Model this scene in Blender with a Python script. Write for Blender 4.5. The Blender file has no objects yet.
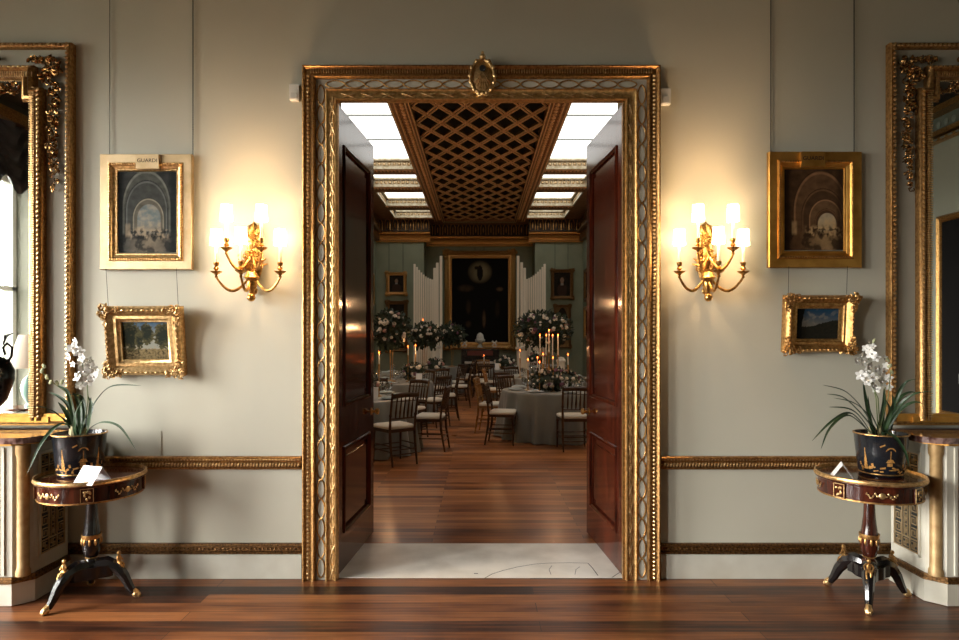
import bpy, math, random
from math import sin, cos, pi, radians as R
from mathutils import Vector, Matrix, noise as mnoise
random.seed(7)
S = bpy.context.scene
COL = S.collection
H = 1.6; F = 640.0; CX = 479.5; CY = 336.5
WY = 4.24            # room face of the front wall
FY = 4.962            # far face of the front wall
def P(px, py, Y):    # a point seen at (px,py) lying at distance Y
    return ((px-CX)/F*Y, Y, H-(py-CY)/F*Y)
def WX(px,h=0): return (px-CX)/F*(WY-h)
def WZ(py,h=0): return H-(py-CY)/F*(WY-h)

# ------------------------------------------------------------------ mesh builder
class MB:
    def __init__(s): s.v=[]; s.f=[]; s.m=None
    def add(s, vs, fs):
        b=len(s.v)
        if s.m is not None: vs=[s.m@Vector(v) for v in vs]
        s.v+= [tuple(v) for v in vs]; s.f+=[tuple(i+b for i in f) for f in fs]
        return s
    def box(s, c, d, rz=0, rx=0, ry=0):
        x,y,z=d[0]/2,d[1]/2,d[2]/2
        m=Matrix.Translation(c)@Matrix.Rotation(rz,4,'Z')@Matrix.Rotation(ry,4,'Y')@Matrix.Rotation(rx,4,'X')
        vs=[m@Vector((a*x,b*y,e*z)) for a in(-1,1) for b in(-1,1) for e in(-1,1)]
        return s.add(vs,[(0,1,3,2),(4,6,7,5),(0,4,5,1),(2,3,7,6),(0,2,6,4),(1,5,7,3)])
    def bb(s, x0,x1,y0,y1,z0,z1): return s.box(((x0+x1)/2,(y0+y1)/2,(z0+z1)/2),(abs(x1-x0),abs(y1-y0),abs(z1-z0)))
    def rbox(s, x0,x1,y0,y1,z0,z1,b):   # box with chamfered top and bottom edges
        loops=[]
        for (z,i) in ((z0,b),(z0+b,0),(z1-b,0),(z1,b)):
            loops.append([(x0+i,y0+i,z),(x1-i,y0+i,z),(x1-i,y1-i,z),(x0+i,y1-i,z)])
        vs=[p for l in loops for p in l]; fs=[(3,2,1,0),(12,13,14,15)]
        for k in range(3):
            for j in range(4):
                a=k*4+j; c=k*4+(j+1)%4
                fs.append((a,c,c+4,a+4))
        return s.add(vs,fs)
    def tube(s, pts, r, seg=8, cap=True, flat=1.0, closed=False):
        pts=[Vector(p) for p in pts]; n=len(pts)
        rs=[r]*n if not hasattr(r,'__len__') else r
        vs=[];fs=[]; up=None
        for i,p in enumerate(pts):
            if closed: t=pts[(i+1)%n]-pts[i-1]
            else: t=(pts[min(i+1,n-1)]-pts[max(i-1,0)])
            t=t.normalized() if t.length>1e-9 else Vector((0,0,1))
            if up is None: up=t.orthogonal().normalized() if abs(t.z)<.9 and False else (Vector((0,0,1)) if abs(t.z)<.9 else Vector((1,0,0)))
            a=(up-t*up.dot(t)); a=a.normalized() if a.length>1e-6 else t.orthogonal().normalized()
            up=a; b=t.cross(a)
            for k in range(seg):
                q=2*pi*k/seg
                vs.append(p+a*cos(q)*rs[i]*flat+b*sin(q)*rs[i])
        m=n if closed else n-1
        for i in range(m):
            j=(i+1)%n
            for k in range(seg):
                l=(k+1)%seg
                fs.append((i*seg+k,i*seg+l,j*seg+l,j*seg+k))
        if cap and not closed: fs+= [tuple(range(seg-1,-1,-1)), tuple((n-1)*seg+k for k in range(seg))]
        return s.add(vs,fs)
    def lathe(s, prof, c=(0,0,0), seg=24, sx=1, sy=1, cap=True, wob=None):
        vs=[];fs=[];n=len(prof)
        for i,(r,z) in enumerate(prof):
            for k in range(seg):
                q=2*pi*k/seg; rr=r*(wob(q,z) if wob else 1)
                vs.append((c[0]+cos(q)*rr*sx,c[1]+sin(q)*rr*sy,c[2]+z))
        for i in range(n-1):
            for k in range(seg):
                l=(k+1)%seg; fs.append((i*seg+k,i*seg+l,(i+1)*seg+l,(i+1)*seg+k))
        if cap:
            if prof[0][0]>1e-4: fs.append(tuple(range(seg-1,-1,-1)))
            if prof[-1][0]>1e-4: fs.append(tuple((n-1)*seg+k for k in range(seg)))
        return s.add(vs,fs)
    def ball(s, c, r, seg=8, rings=5, rot=None):
        if not hasattr(r,'__len__'): r=(r,r,r)
        m=Matrix.Translation(c)@(rot if rot is not None else Matrix.Identity(4))
        vs=[m@Vector((0,0,-r[2]))];fs=[]
        for i in range(1,rings):
            t=pi*i/rings
            for k in range(seg):
                q=2*pi*k/seg; vs.append(m@Vector((sin(t)*cos(q)*r[0],sin(t)*sin(q)*r[1],-cos(t)*r[2])))
        vs.append(m@Vector((0,0,r[2]))); e=len(vs)-1
        for k in range(seg):
            l=(k+1)%seg
            fs.append((0,1+l,1+k)); fs.append((e,1+(rings-2)*seg+k,1+(rings-2)*seg+l))
            for i in range(rings-2):
                a=1+i*seg; fs.append((a+k,a+l,a+seg+l,a+seg+k))
        return s.add(vs,fs)
    def frame(s, x0,z0,x1,z1, prof, y=0):      # mitred moulding round a rectangle, facing -Y; prof = (inset, height)
        vs=[];fs=[]
        for (t,h) in prof: vs+=[(x0+t,y-h,z0+t),(x1-t,y-h,z0+t),(x1-t,y-h,z1-t),(x0+t,y-h,z1-t)]
        for i in range(len(prof)-1):
            for j in range(4):
                k=(j+1)%4; fs.append((i*4+j,i*4+k,i*4+4+k,i*4+4+j))
        return s.add(vs,fs)
    def arch(s, x0,x1,z0,z1, prof, y=0):       # moulding up, over and down a doorway
        vs=[];fs=[]
        for (t,h) in prof: vs+=[(x0+t,y-h,z0),(x0+t,y-h,z1-t),(x1-t,y-h,z1-t),(x1-t,y-h,z0)]
        for i in range(len(prof)-1):
            for j in range(3): fs.append((i*4+j,i*4+4+j,i*4+5+j,i*4+1+j))
        return s.add(vs,fs)
    def ext(s, prof, x0, x1, y=0):             # profile (height, z) run along X on a wall facing -Y
        n=len(prof); vs=[(x0,y-h,z) for h,z in prof]+[(x1,y-h,z) for h,z in prof]
        fs=[(i,i+1,n+i+1,n+i) for i in range(n-1)]+[tuple(range(n))[::-1],tuple(range(n,2*n))]
        return s.add(vs,fs)
    def prism(s, pts, z0, z1):
        n=len(pts); vs=[(x,y,z0) for x,y in pts]+[(x,y,z1) for x,y in pts]
        fs=[tuple(range(n))[::-1],tuple(range(n,2*n))]+[(i,(i+1)%n,n+(i+1)%n,n+i) for i in range(n)]
        return s.add(vs,fs)
    def build(s, name, mat, parent=None, smooth=True, ang=38):
        me=bpy.data.meshes.new(name); me.from_pydata(s.v,[],s.f); me.validate()
        import bmesh
        b=bmesh.new(); b.from_mesh(me); bmesh.ops.recalc_face_normals(b,faces=b.faces); b.to_mesh(me); b.free()
        if smooth:
            me.polygons.foreach_set('use_smooth',[True]*len(me.polygons))
            me.set_sharp_from_angle(angle=R(ang))
        me.materials.append(mat)
        o=bpy.data.objects.new(name,me); COL.objects.link(o)
        if parent: o.parent=parent
        return o
def tag(o,label,cat,group=None):
    o['label']=label; o['category']=cat
    if group: o['group']=group
    return o
def thing(name,label,cat,loc=(0,0,0),rz=0,group=None):
    o=bpy.data.objects.new(name,None); o.empty_display_size=.05; COL.objects.link(o)
    o.location=loc; o.rotation_euler=(0,0,rz); return tag(o,label,cat,group)
def struct(o): o['kind']='structure'; return o
def copy_tree(o,parent=None):
    c=o.copy(); COL.objects.link(c)
    if parent: c.parent=parent
    for ch in list(o.children): copy_tree(ch,c)
    return c

# ------------------------------------------------------------------ materials
def nt(name):
    m=bpy.data.materials.new(name); m.use_nodes=True; t=m.node_tree; return m,t,t.nodes['Principled BSDF']
def coords(t,scale=(1,1,1),obj=True):
    tc=t.nodes.new('ShaderNodeTexCoord'); mp=t.nodes.new('ShaderNodeMapping'); mp.inputs['Scale'].default_value=scale
    t.links.new(tc.outputs['Object'],mp.inputs[0]); return mp.outputs[0]
def ramp(t,stops):
    r=t.nodes.new('ShaderNodeValToRGB'); e=r.color_ramp.elements
    while len(e)<len(stops): e.new(.5)
    for k,(p,c) in enumerate(stops): e[k].position=p; e[k].color=(*c,1)
    return r
def mat(name,c,rough=.5,metal=0,c2=None,scale=20,detail=4,bump=0,bscale=None,coat=0,spec=None,emis=None,estr=0,sheen=0,stretch=(1,1,1)):
    m,t,b=nt(name); b.inputs['Base Color'].default_value=(*c,1); b.inputs['Roughness'].default_value=rough; b.inputs['Metallic'].default_value=metal
    if coat: b.inputs['Coat Weight'].default_value=coat; b.inputs['Coat Roughness'].default_value=.06
    if spec is not None: b.inputs['Specular IOR Level'].default_value=spec
    if sheen: b.inputs['Sheen Weight'].default_value=sheen
    if emis: b.inputs['Emission Color'].default_value=(*emis,1); b.inputs['Emission Strength'].default_value=estr
    if c2 or bump:
        v=coords(t,stretch); n=t.nodes.new('ShaderNodeTexNoise'); n.inputs['Scale'].default_value=scale; n.inputs['Detail'].default_value=detail
        t.links.new(v,n.inputs['Vector'])
        if c2:
            r=ramp(t,[(.35,c2),(.62,c)]); t.links.new(n.outputs['Fac'],r.inputs[0]); t.links.new(r.outputs[0],b.inputs['Base Color'])
        if bump:
            n2=n
            if bscale:
                n2=t.nodes.new('ShaderNodeTexNoise'); n2.inputs['Scale'].default_value=bscale; t.links.new(v,n2.inputs['Vector'])
            bp=t.nodes.new('ShaderNodeBump'); bp.inputs['Strength'].default_value=bump; bp.inputs['Distance'].default_value=.01
            t.links.new(n2.outputs['Fac'],bp.inputs['Height']); t.links.new(bp.outputs[0],b.inputs['Normal'])
    return m
def planks(name,stops,bw,bh,rough,seed=0,streak=1.0,coat=.3):
    m,t,b=nt(name); v=coords(t)
    br=t.nodes.new('ShaderNodeTexBrick'); br.offset=.37; br.inputs['Scale'].default_value=1; sh_=t.nodes.new('ShaderNodeMapping'); sh_.inputs['Location'].default_value=(1.37+seed*.1,.03,0); t.links.new(v,sh_.inputs[0]); br.inputs['Brick Width'].default_value=bw; br.inputs['Row Height'].default_value=bh
    br.inputs['Mortar Size'].default_value=.0022; br.inputs['Mortar Smooth'].default_value=.3
    br.inputs['Color1'].default_value=(0,0,0,1); br.inputs['Color2'].default_value=(1,1,1,1); br.inputs['Mortar'].default_value=(.5,.5,.5,1); br.inputs['Bias'].default_value=0
    t.links.new(sh_.outputs[0],br.inputs['Vector'])
    mp=t.nodes.new('ShaderNodeMapping'); mp.inputs['Scale'].default_value=(1.1,26,1); mp.inputs['Location'].default_value=(seed,seed*3,0); t.links.new(v,mp.inputs[0])
    n=t.nodes.new('ShaderNodeTexNoise'); n.inputs['Scale'].default_value=1.6; n.inputs['Detail'].default_value=6; n.inputs['Distortion'].default_value=.15; t.links.new(mp.outputs[0],n.inputs[0])
    n3=t.nodes.new('ShaderNodeTexNoise'); n3.inputs['Scale'].default_value=1.7; n3.inputs['Detail'].default_value=5; t.links.new(v,n3.inputs[0])
    a=t.nodes.new('ShaderNodeMath'); a.operation='MULTIPLY_ADD'; a.inputs[1].default_value=.46*streak; t.links.new(br.outputs['Color'],a.inputs[0]); 
    a2=t.nodes.new('ShaderNodeMath'); a2.operation='MULTIPLY_ADD'; a2.inputs[1].default_value=.62; t.links.new(n.outputs['Fac'],a2.inputs[0]); t.links.new(a.outputs[0],a2.inputs[2])
    mr=t.nodes.new('ShaderNodeMath'); mr.operation='MULTIPLY'; mr.inputs[1].default_value=.42; t.links.new(n3.outputs['Fac'],mr.inputs[0]); t.links.new(mr.outputs[0],a.inputs[2])
    r=ramp(t,stops); t.links.new(a2.outputs[0],r.inputs[0])
    mx=t.nodes.new('ShaderNodeMixRGB'); mx.inputs[2].default_value=(.006,.003,.002,1); t.links.new(br.outputs['Fac'],mx.inputs[0]); t.links.new(r.outputs[0],mx.inputs[1])
    t.links.new(mx.outputs[0],b.inputs['Base Color'])
    rr=t.nodes.new('ShaderNodeMapRange'); rr.inputs['To Min'].default_value=rough*.7; rr.inputs['To Max'].default_value=rough*1.5; t.links.new(n3.outputs['Fac'],rr.inputs['Value']); t.links.new(rr.outputs[0],b.inputs['Roughness'])
    bp=t.nodes.new('ShaderNodeBump'); bp.inputs['Strength'].default_value=.12; bp.inputs['Distance'].default_value=.004; t.links.new(n.outputs['Fac'],bp.inputs['Height']); t.links.new(bp.outputs[0],b.inputs['Normal'])
    b.inputs['Specular IOR Level'].default_value=.32 if coat==0 else .5; b.inputs['Coat Weight'].default_value=coat; b.inputs['Coat Roughness'].default_value=.16
    return m
G_old=mat('old_gilt',(.64,.37,.13),.34,.85,(.36,.18,.055),60,4,.25,120)
G_ground=mat('gilt_shaded_ground',(.50,.28,.10),.38,.85,(.26,.13,.045),60,4,.2,110)  # darker copy of the gilt, puts recess shade behind the bright beads
G_bright=mat('bright_gilt',(.84,.58,.28),.36,.85,(.52,.31,.12),50,4,.2,80)
G_flat=mat('flat_gilt',(.72,.54,.32),.44,.7,(.58,.41,.22),9,4,.08,60)
G_amber=mat('amber_gilt',(.72,.38,.09),.34,.85,(.52,.25,.05),9,4,.08,60)
G_dark=mat('dark_bronze_gilt',(.27,.14,.05),.42,.8,(.08,.04,.014),70,4,.4,120)
G_brass=mat('sconce_ormolu',(.78,.46,.14),.28,.95,(.36,.18,.05),50,3,.1,70)
M_wall=mat('wall_paint_stone',(.575,.55,.45),.62,0,(.545,.52,.42),1.3,4,.05,160)
G_carve=mat('garland_gilt_shaded',(.55,.31,.11),.26,.9,(.12,.055,.02),30,3)  # dark patches put the shadows of the carving into the colour
M_wall2=mat('wall_paint_grey_green',(.50,.47,.38),.6,0,(.44,.41,.33),2.3,4)
M_white=mat('skirting_white',(.66,.64,.55),.5,0,(.58,.55,.46),4,5)
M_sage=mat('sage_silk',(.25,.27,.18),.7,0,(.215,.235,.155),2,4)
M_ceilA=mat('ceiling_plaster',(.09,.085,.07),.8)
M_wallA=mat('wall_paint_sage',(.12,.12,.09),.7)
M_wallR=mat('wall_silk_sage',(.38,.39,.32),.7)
M_floorA=planks('floor_dark_oak',[(.42,(.006,.003,.002)),(.60,(.034,.010,.004)),(.76,(.125,.038,.012)),(1.0,(.30,.11,.034))],3.2,.125,.36,3.1,coat=.03)
M_floorB=planks('floor_gallery_oak',[(.36,(.04,.011,.003)),(.57,(.19,.055,.014)),(.8,(.38,.13,.036)),(1.0,(.58,.25,.09))],1.9,.085,.30,9,coat=.15)
M_marble=mat('threshold_marble',(.93,.88,.79),.35,0,(.74,.69,.60),3.5,7,0)
M_crack=mat('marble_vein',(.08,.07,.06),.5)
def mahog(name,c1,c2,rough=.16,coat=.4):
    m,t,b=nt(name); v=coords(t,(14,14,1.1)); n=t.nodes.new('ShaderNodeTexNoise'); n.inputs['Scale'].default_value=2.2; n.inputs['Detail'].default_value=6; n.inputs['Distortion'].default_value=.8
    t.links.new(v,n.inputs[0]); r=ramp(t,[(.32,c2),(.68,c1)]); t.links.new(n.outputs['Fac'],r.inputs[0]); t.links.new(r.outputs[0],b.inputs['Base Color'])
    b.inputs['Roughness'].default_value=rough; b.inputs['Coat Weight'].default_value=coat; b.inputs['Coat Roughness'].default_value=.07; b.inputs['Specular IOR Level'].default_value=.26 if coat==0 else .35; return m
M_door=mahog('door_mahogany',(.095,.016,.006),(.012,.003,.002),.10,.0)
M_table=mahog('table_rosewood',(.095,.020,.009),(.018,.005,.003),.14)
M_ebony=mat('ebonised_wood',(.010,.008,.008),.18,coat=.5)
M_black=mat('black_void',(.006,.006,.006),.7)
M_mirror=mat('mirror_glass',(.90,.91,.88),.012,1)
M_lacquer=mat('black_lacquer',(.012,.014,.018),.22,coat=.3)
M_chinois=mat('chinoiserie_gilt',(.78,.42,.12),.4,.4,(.45,.20,.05),80,3)
M_soil=mat('bark_soil',(.12,.06,.03),.9,0,(.04,.02,.012),60,4,.6)
M_leaf=mat('orchid_leaf',(.035,.075,.028),.42,0,(.018,.042,.018),12,3)
M_stem=mat('orchid_stem',(.13,.17,.06),.5)
M_petal=mat('white_petal',(.90,.89,.85),.6)
M_bud=mat('green_bud',(.50,.52,.30),.5)
M_card=mat('white_card',(.85,.85,.86),.6)
M_ink=mat('grey_ink',(.45,.45,.46),.6)
M_topmarble=mat('console_marble',(.075,.030,.024),.12,0,(.32,.20,.17),26,8,coat=.4)
M_cream=mat('console_cream',(.66,.63,.53),.45,0,(.58,.54,.44),6,4)
M_fretback=mat('fret_backing',(.02,.022,.02),.6)
M_plastic=mat('sensor_plastic',(.75,.74,.70),.4)
M_wire=mat('picture_wire',(.03,.025,.02),.5,.5)
M_colgilt=mat('column_gilding',(.56,.37,.17),.5,.3,(.44,.27,.11),20,4)
M_shade=mat('lamp_shade_silk',(.9,.8,.6),.7,emis=(1,.78,.50),estr=13)
M_candle=mat('candle_tube',(.85,.75,.55),.5,emis=(1,.6,.28),estr=.5)
M_flame=mat('candle_flame',(1,.5,.1),.5,emis=(1,.13,.02),estr=16)
M_cloth=mat('grey_tablecloth',(.185,.19,.175),.42,0,(.165,.17,.155),3,3,sheen=.3)
M_clothtop=M_cloth
M_chair=mat('chair_gilt_wood',(.075,.034,.014),.36,.3,(.028,.013,.006),14,4)
M_chairG=mat('honey_gilt_wood',(.36,.19,.07),.36,.45,(.2,.09,.03),14,4)
M_cush=mat('cream_cushion',(.62,.56,.46),.8,sheen=.3)
M_china=mat('white_china',(.75,.76,.75),.25)
M_linen=mat('napkin_linen',(.45,.52,.52),.8)
M_fol=mat('arrangement_foliage',(.030,.048,.024),.6,0,(.015,.022,.012),5,3)
M_fl1=mat('ivory_rose',(.74,.66,.56),.7); M_fl2=mat('blush_rose',(.42,.22,.18),.7); M_fl3=mat('mauve_rose',(.18,.07,.11),.7)
M_pillar=mat('cream_slats',(.88,.80,.66),.5)
M_taper=mat('ivory_taper',(.70,.66,.56),.5)
M_plaster=mat('ceiling_carving',(.64,.58,.44),.55,.1,(.42,.34,.2),14,4)
M_ceilwood=mat('ceiling_brown',(.36,.18,.085),.5,.25,(.24,.115,.05),11,4)
M_ceilgold=mat('ceiling_parcel_gilt',(.95,.60,.33),.5,.0,(.70,.40,.20),16,4)
M_coffer=mat('coffer_dark',(.010,.006,.004),.8)
M_frieze=mat('frieze_brown',(.050,.028,.014),.7)
M_sky=mat('laylight_glass',(.8,.8,.8),.5,emis=(1,1,.955),estr=2.0)
M_bar=mat('laylight_bar',(.30,.32,.31),.6)
M_red=mat('red_silk_panel',(.12,.02,.012),.5)
M_stone=mat('white_stone',(.62,.60,.54),.5)
M_silver=mat('silver',(.6,.6,.6),.3,.9)
M_curt=mat('grey_swag_silk',(.12,.125,.15),.5,0,(.07,.075,.09),4,3)
M_curtL=mat('pale_curtain',(.50,.52,.48),.7)
M_sash=mat('sash_white',(.85,.85,.82),.5)
M_cel=mat('celadon_glaze',(.18,.30,.27),.2,coat=.4)
M_pleat=mat('pleated_shade',(.70,.58,.48),.8)
M_bronze=mat('patinated_bronze',(.018,.02,.022),.25,.4,coat=.3)
def glassmat(name,lo,hi):
    m,t,b=nt(name); out=[n for n in t.nodes if n.type=='OUTPUT_MATERIAL'][0]
    tr=t.nodes.new('ShaderNodeBsdfTransparent'); gl=t.nodes.new('ShaderNodeBsdfGlossy'); gl.inputs['Roughness'].default_value=.03
    fr=t.nodes.new('ShaderNodeLayerWeight'); fr.inputs[0].default_value=.5; mx=t.nodes.new('ShaderNodeMixShader')
    mq=t.nodes.new('ShaderNodeMapRange'); mq.inputs['To Min'].default_value=lo; mq.inputs['To Max'].default_value=hi; t.links.new(fr.outputs['Facing'],mq.inputs['Value']); t.links.new(mq.outputs[0],mx.inputs[0]); t.links.new(tr.outputs[0],mx.inputs[1]); t.links.new(gl.outputs[0],mx.inputs[2]); t.links.new(mx.outputs[0],out.inputs[0]); return m
M_glass=glassmat('window_glass',.02,.5); M_goblet=glassmat('goblet_glass',.12,.9)
def sheer():
    m,t,b=nt('sheer_curtain_silk'); out=[n for n in t.nodes if n.type=='OUTPUT_MATERIAL'][0]; b.inputs['Base Color'].default_value=(.62,.64,.58,1); b.inputs['Roughness'].default_value=.8
    tl=t.nodes.new('ShaderNodeBsdfTranslucent'); tl.inputs[0].default_value=(.6,.62,.56,1); mx=t.nodes.new('ShaderNodeMixShader'); mx.inputs[0].default_value=.5
    t.links.new(b.outputs[0],mx.inputs[1]); t.links.new(tl.outputs[0],mx.inputs[2]); t.links.new(mx.outputs[0],out.inputs[0]); return m
M_curtL=sheer()
def vasemat():
    m,t,b=nt('blue_white_porcelain'); v=coords(t,(1,1,1)); n=t.nodes.new('ShaderNodeTexVoronoi'); n.inputs['Scale'].default_value=32
    t.links.new(v,n.inputs['Vector']); r=ramp(t,[(.30,(.06,.09,.2)),(.42,(.7,.72,.7))]); t.links.new(n.outputs['Distance'],r.inputs[0]); t.links.new(r.outputs[0],b.inputs['Base Color']); b.inputs['Roughness'].default_value=.2; return m
M_vase=vasemat()
def colmat():
    m,t,b=nt('painted_canvas'); a=t.nodes.new('ShaderNodeAttribute'); a.attribute_name='Paint'; t.links.new(a.outputs['Color'],b.inputs['Base Color']); b.inputs['Roughness'].default_value=.75; b.inputs['Specular IOR Level'].default_value=.12
    n=t.nodes.new('ShaderNodeTexNoise'); n.inputs['Scale'].default_value=150; bp=t.nodes.new('ShaderNodeBump'); bp.inputs['Strength'].default_value=.1; bp.inputs['Distance'].default_value=.002
    t.links.new(n.outputs['Fac'],bp.inputs['Height']); t.links.new(bp.outputs[0],b.inputs['Normal']); return m
M_paint=colmat()

# ------------------------------------------------------------------ painted canvases (picture content as colour on the canvas)
def nz(x,y,s=1.0,o=0): return mnoise.fractal(Vector((x*s+o*7.3,y*s-o*3.1,o)),1.0,2.0,4)*.5+.5
def mixc(a,b,t): t=max(0,min(1,t)); return tuple(a[i]*(1-t)+b[i]*t for i in range(3))
def sm(a,b,x): t=max(0,min(1,(x-a)/(b-a))); return t*t*(3-2*t)
def canvas(parent,w,h,y,func,n=70,zc=0,xc=0):
    m=max(12,int(n*h/w)); vs=[];fs=[];cs=[]
    for j in range(m+1):
        for i in range(n+1):
            u=i/n; v=j/m; vs.append((xc+(u-.5)*w,y,zc+(v-.5)*h)); cs.append(func(u,v))
    for j in range(m):
        for i in range(n):
            a=j*(n+1)+i; fs.append((a,a+1,a+n+2,a+n+1))
    me=bpy.data.meshes.new('canvas'); b0=len(vs)
    vs+=[(xc-w/2,y+.006,zc-h/2),(xc+w/2,y+.006,zc-h/2),(xc+w/2,y+.006,zc+h/2),(xc-w/2,y+.006,zc+h/2)]; cs+=[(.1,.08,.05)]*4
    fs.append((b0,b0+3,b0+2,b0+1))
    me.from_pydata(vs,[],fs); at=me.color_attributes.new('Paint','FLOAT_COLOR','POINT')
    for i,c in enumerate(cs): at.data[i].color=(*c,1)
    me.materials.append(M_paint); o=bpy.data.objects.new('canvas',me); COL.objects.link(o); o.parent=parent; return o
def archpic(dark,mid,light,sky,cxs,offs):
    def f(u,v):
        n=nz(u,v,6); n2=nz(u,v,16,3); n3=nz(u,v*1.6,9,6)
        c=mixc(dark,mid,.2+.7*n)
        for k,(r,x,b,top,cc) in enumerate(cxs):
            d=((u-x)/r)**2+(max(0,v-top)/(r*b))**2
            if d<1 and v>.12:
                c=mixc(c,cc,.9)
                c=mixc(c,tuple(min(1,q*2.2) for q in cc),sm(.78,.86,d)*(1-sm(.90,.97,d)))
                c=mixc(c,dark,.9*sm(.93,.99,d))
        X,rr,tp=offs
        d=((u-X)/rr)**2+(max(0,v-tp)/(rr*.9))**2
        if v>.16: c=mixc(mixc(sky,light,.45*sm(.4,.7,n3)+.5*sm(.42,.26,v)),c,sm(.92,1.04,d))
        g=sm(.26,.20,v)
        c=mixc(c,mixc(mixc(mid,light,.55*max(0,1-abs(u-X)*2.2)),dark,.8*sm(.42,.62,n)),g)
        crowd=sm(.14,.19,v)*sm(.33,.25,v)*sm(.52,.62,n2)*sm(.42,.25,abs(u-X))
        c=mixc(c,light,.8*crowd); crowd=sm(.14,.19,v)*sm(.33,.25,v)*sm(.48,.36,n2)*sm(.42,.25,abs(u-X)); c=mixc(c,dark,.85*crowd)
        c=mixc(c,dark,.75*sm(.16,.06,u)); c=mixc(c,dark,.75*sm(.84,.94,u))
        c=mixc(c,light,.6*sm(.13,.15,u)*sm(.24,.21,u)*sm(.17,.22,v)*sm(.38,.32,v))
        return tuple(x*(.7+.6*n3) for x in c)
    return f
paint_arch_grey=archpic((.012,.014,.015),(.055,.058,.055),(.32,.25,.17),(.17,.20,.20),
   [(.42,.50,1.15,.55,(.075,.078,.068)),(.36,.50,1.05,.52,(.050,.053,.050)),(.27,.53,.95,.42,(.12,.11,.085))],(.54,.20,.42))
paint_arch_brown=archpic((.020,.010,.005),(.085,.042,.018),(.46,.30,.14),(.42,.34,.22),
   [(.46,.62,1.1,.48,(.10,.052,.024)),(.36,.66,.95,.42,(.055,.028,.013)),(.28,.70,.9,.38,(.12,.065,.03)),(.20,.72,.9,.33,(.06,.03,.014))],(.73,.155,.32))
def paint_trees(u,v):
    n=nz(u,v,7,1); n2=nz(u,v,20,2)
    c=mixc((.30,.30,.25),(.05,.10,.17),sm(.45,1,v)+.3*(n-.5))
    if v<.30: c=mixc((.26,.19,.09),(.045,.035,.015),(n2-.35)*2+ (u<.35)*.4)
    for (x,y,rx,ry) in ((.18,.62,.26,.40),(.52,.66,.16,.30),(.86,.62,.22,.36),(.36,.5,.10,.24)):
        d=((u-x)/rx)**2+((v-y)/ry)**2+(n2-.5)*.9
        if d<.8: c=mixc((.10,.085,.035),(.018,.022,.014),(.8-d)*1.4+(n-.4))
    if .28<v<.36 and n2>.6: c=(.34,.28,.2)
    return c
def paint_dusk(u,v):
    n=nz(u,v,6,8); n2=nz(u,v,18,4)
    c=mixc((.20,.17,.12),(.018,.055,.10),sm(.3,1,v+.15*u)); 
    c=mixc(c,(.26,.22,.17),.8*sm(.5,.75,n)*(1-u*.6)*(v>.45))
    hill=.38+.20*sm(.25,.95,u)+.06*n2
    if v<hill: c=mixc((.012,.013,.010),(.035,.028,.015),n2*.6)
    if u<.16+.14*sm(.5,1,v)*n: c=(.008,.008,.006)
    return c
def paint_altar(u,v):
    n=nz(u,v,5,6); n2=nz(u,v,16,9)
    c=(.006,.005,.004)
    d=((u-.5)/.22)**2+((v-.83)/.14)**2
    c=mixc(c,(.30,.24,.13),.95*max(0,1-d)*(.6+.6*n))
    d2=((u-.50)/.05)**2+((v-.82)/.09)**2
    if d2<1: c=(.012,.010,.008)
    d2=((u-.45-.0)/.05)**2+((v-.88)/.02)**2
    if d2<1: c=(.02,.015,.01)
    for (x,y,rx,ry,k) in ((.57,.28,.035,.12,.055),(.25,.64,.16,.05,.03),(.84,.63,.07,.03,.07),(.3,.22,.06,.05,.025),(.3,.42,.05,.1,.02),(.8,.4,.05,.12,.015)):
        d=((u-x)/rx)**2+((v-y)/ry)**2
        if d<1: c=mixc(c,(k*2,k*1.2,k*.6),(1-d)*(.5+n2))
    return c
def paint_portrait(k):
    def f(u,v):
        c=mixc((.010,.008,.006),(.030,.022,.014),nz(u,v,5,k))
        d=((u-.5)/.11)**2+((v-.66)/.13)**2
        if d<1: c=(.26,.16,.10)
        d=((u-.5)/.30)**2+((v-.25)/.28)**2
        if d<1: c=mixc(c,(.055,.030,.020),.8)
        if abs(u-.5)<.07 and .46<v<.55: c=(.25,.22,.18)
        if k==8:
            d=((u-.5)/.48)**2+((v-.5)/.48)**2
            if d>1: c=(.20,.12,.05)
        return c
    return f

# ------------------------------------------------------------------ room shell
AX=6.0; AB=-4.0; AH=4.6; BX=3.55; BY1=22.0; BY2=23.0; BH=5.6
OX0,OX1,OZ=WX(336.5,.04),WX(624,.04),WZ(99.3,.04)      # clear opening
ym=WY+.08
b=MB(); b.bb(-AX-.3,OX0-.02,WY,ym,0,AH); b.bb(OX1+.02,AX+.3,WY,ym,0,AH); b.bb(OX0-.02,OX1+.02,WY,ym,OZ+.02,AH)
b.bb(-AX-.3,-1.07,ym,FY,0,AH); b.bb(1.07,AX+.3,ym,FY,0,AH); b.bb(-1.07,1.07,ym,FY,3.62,AH)
b.bb(-AX,AX,WY+.3,FY,AH,BH+.6)
struct(b.build('wall_front',M_wall,smooth=False))
# faint vertical joints of the wall hanging
b=MB()
for px in (161,): b.bb(WX(px)-.003,WX(px)+.003,WY-.004,WY,WZ(456),WZ(431))
struct(b.build('trim_1',M_wall2,smooth=False))
# left wall with sash windows; the rear one is unseen, added for light
WIN=[(-.12,1.35),(-2.85,-1.35),(1.85,3.25)]; WZ0,WZ1=.45,3.7
b=MB(); ys=[-4.3,-2.85,-1.35,-.12,1.35,1.85,3.25,WY+.02]
for i in range(0,8,2): b.bb(-AX-.35,-AX,ys[i],ys[i+1],0,AH)
for y0,y1 in WIN: b.bb(-AX-.35,-AX,y0,y1,0,WZ0); b.bb(-AX-.35,-AX,y0,y1,WZ1,AH)
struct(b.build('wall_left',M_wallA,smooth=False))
b=MB(); b.bb(AX,AX+.3,AB-.3,WY+.02,0,AH); struct(b.build('wall_right',M_wallR,smooth=False))
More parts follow.
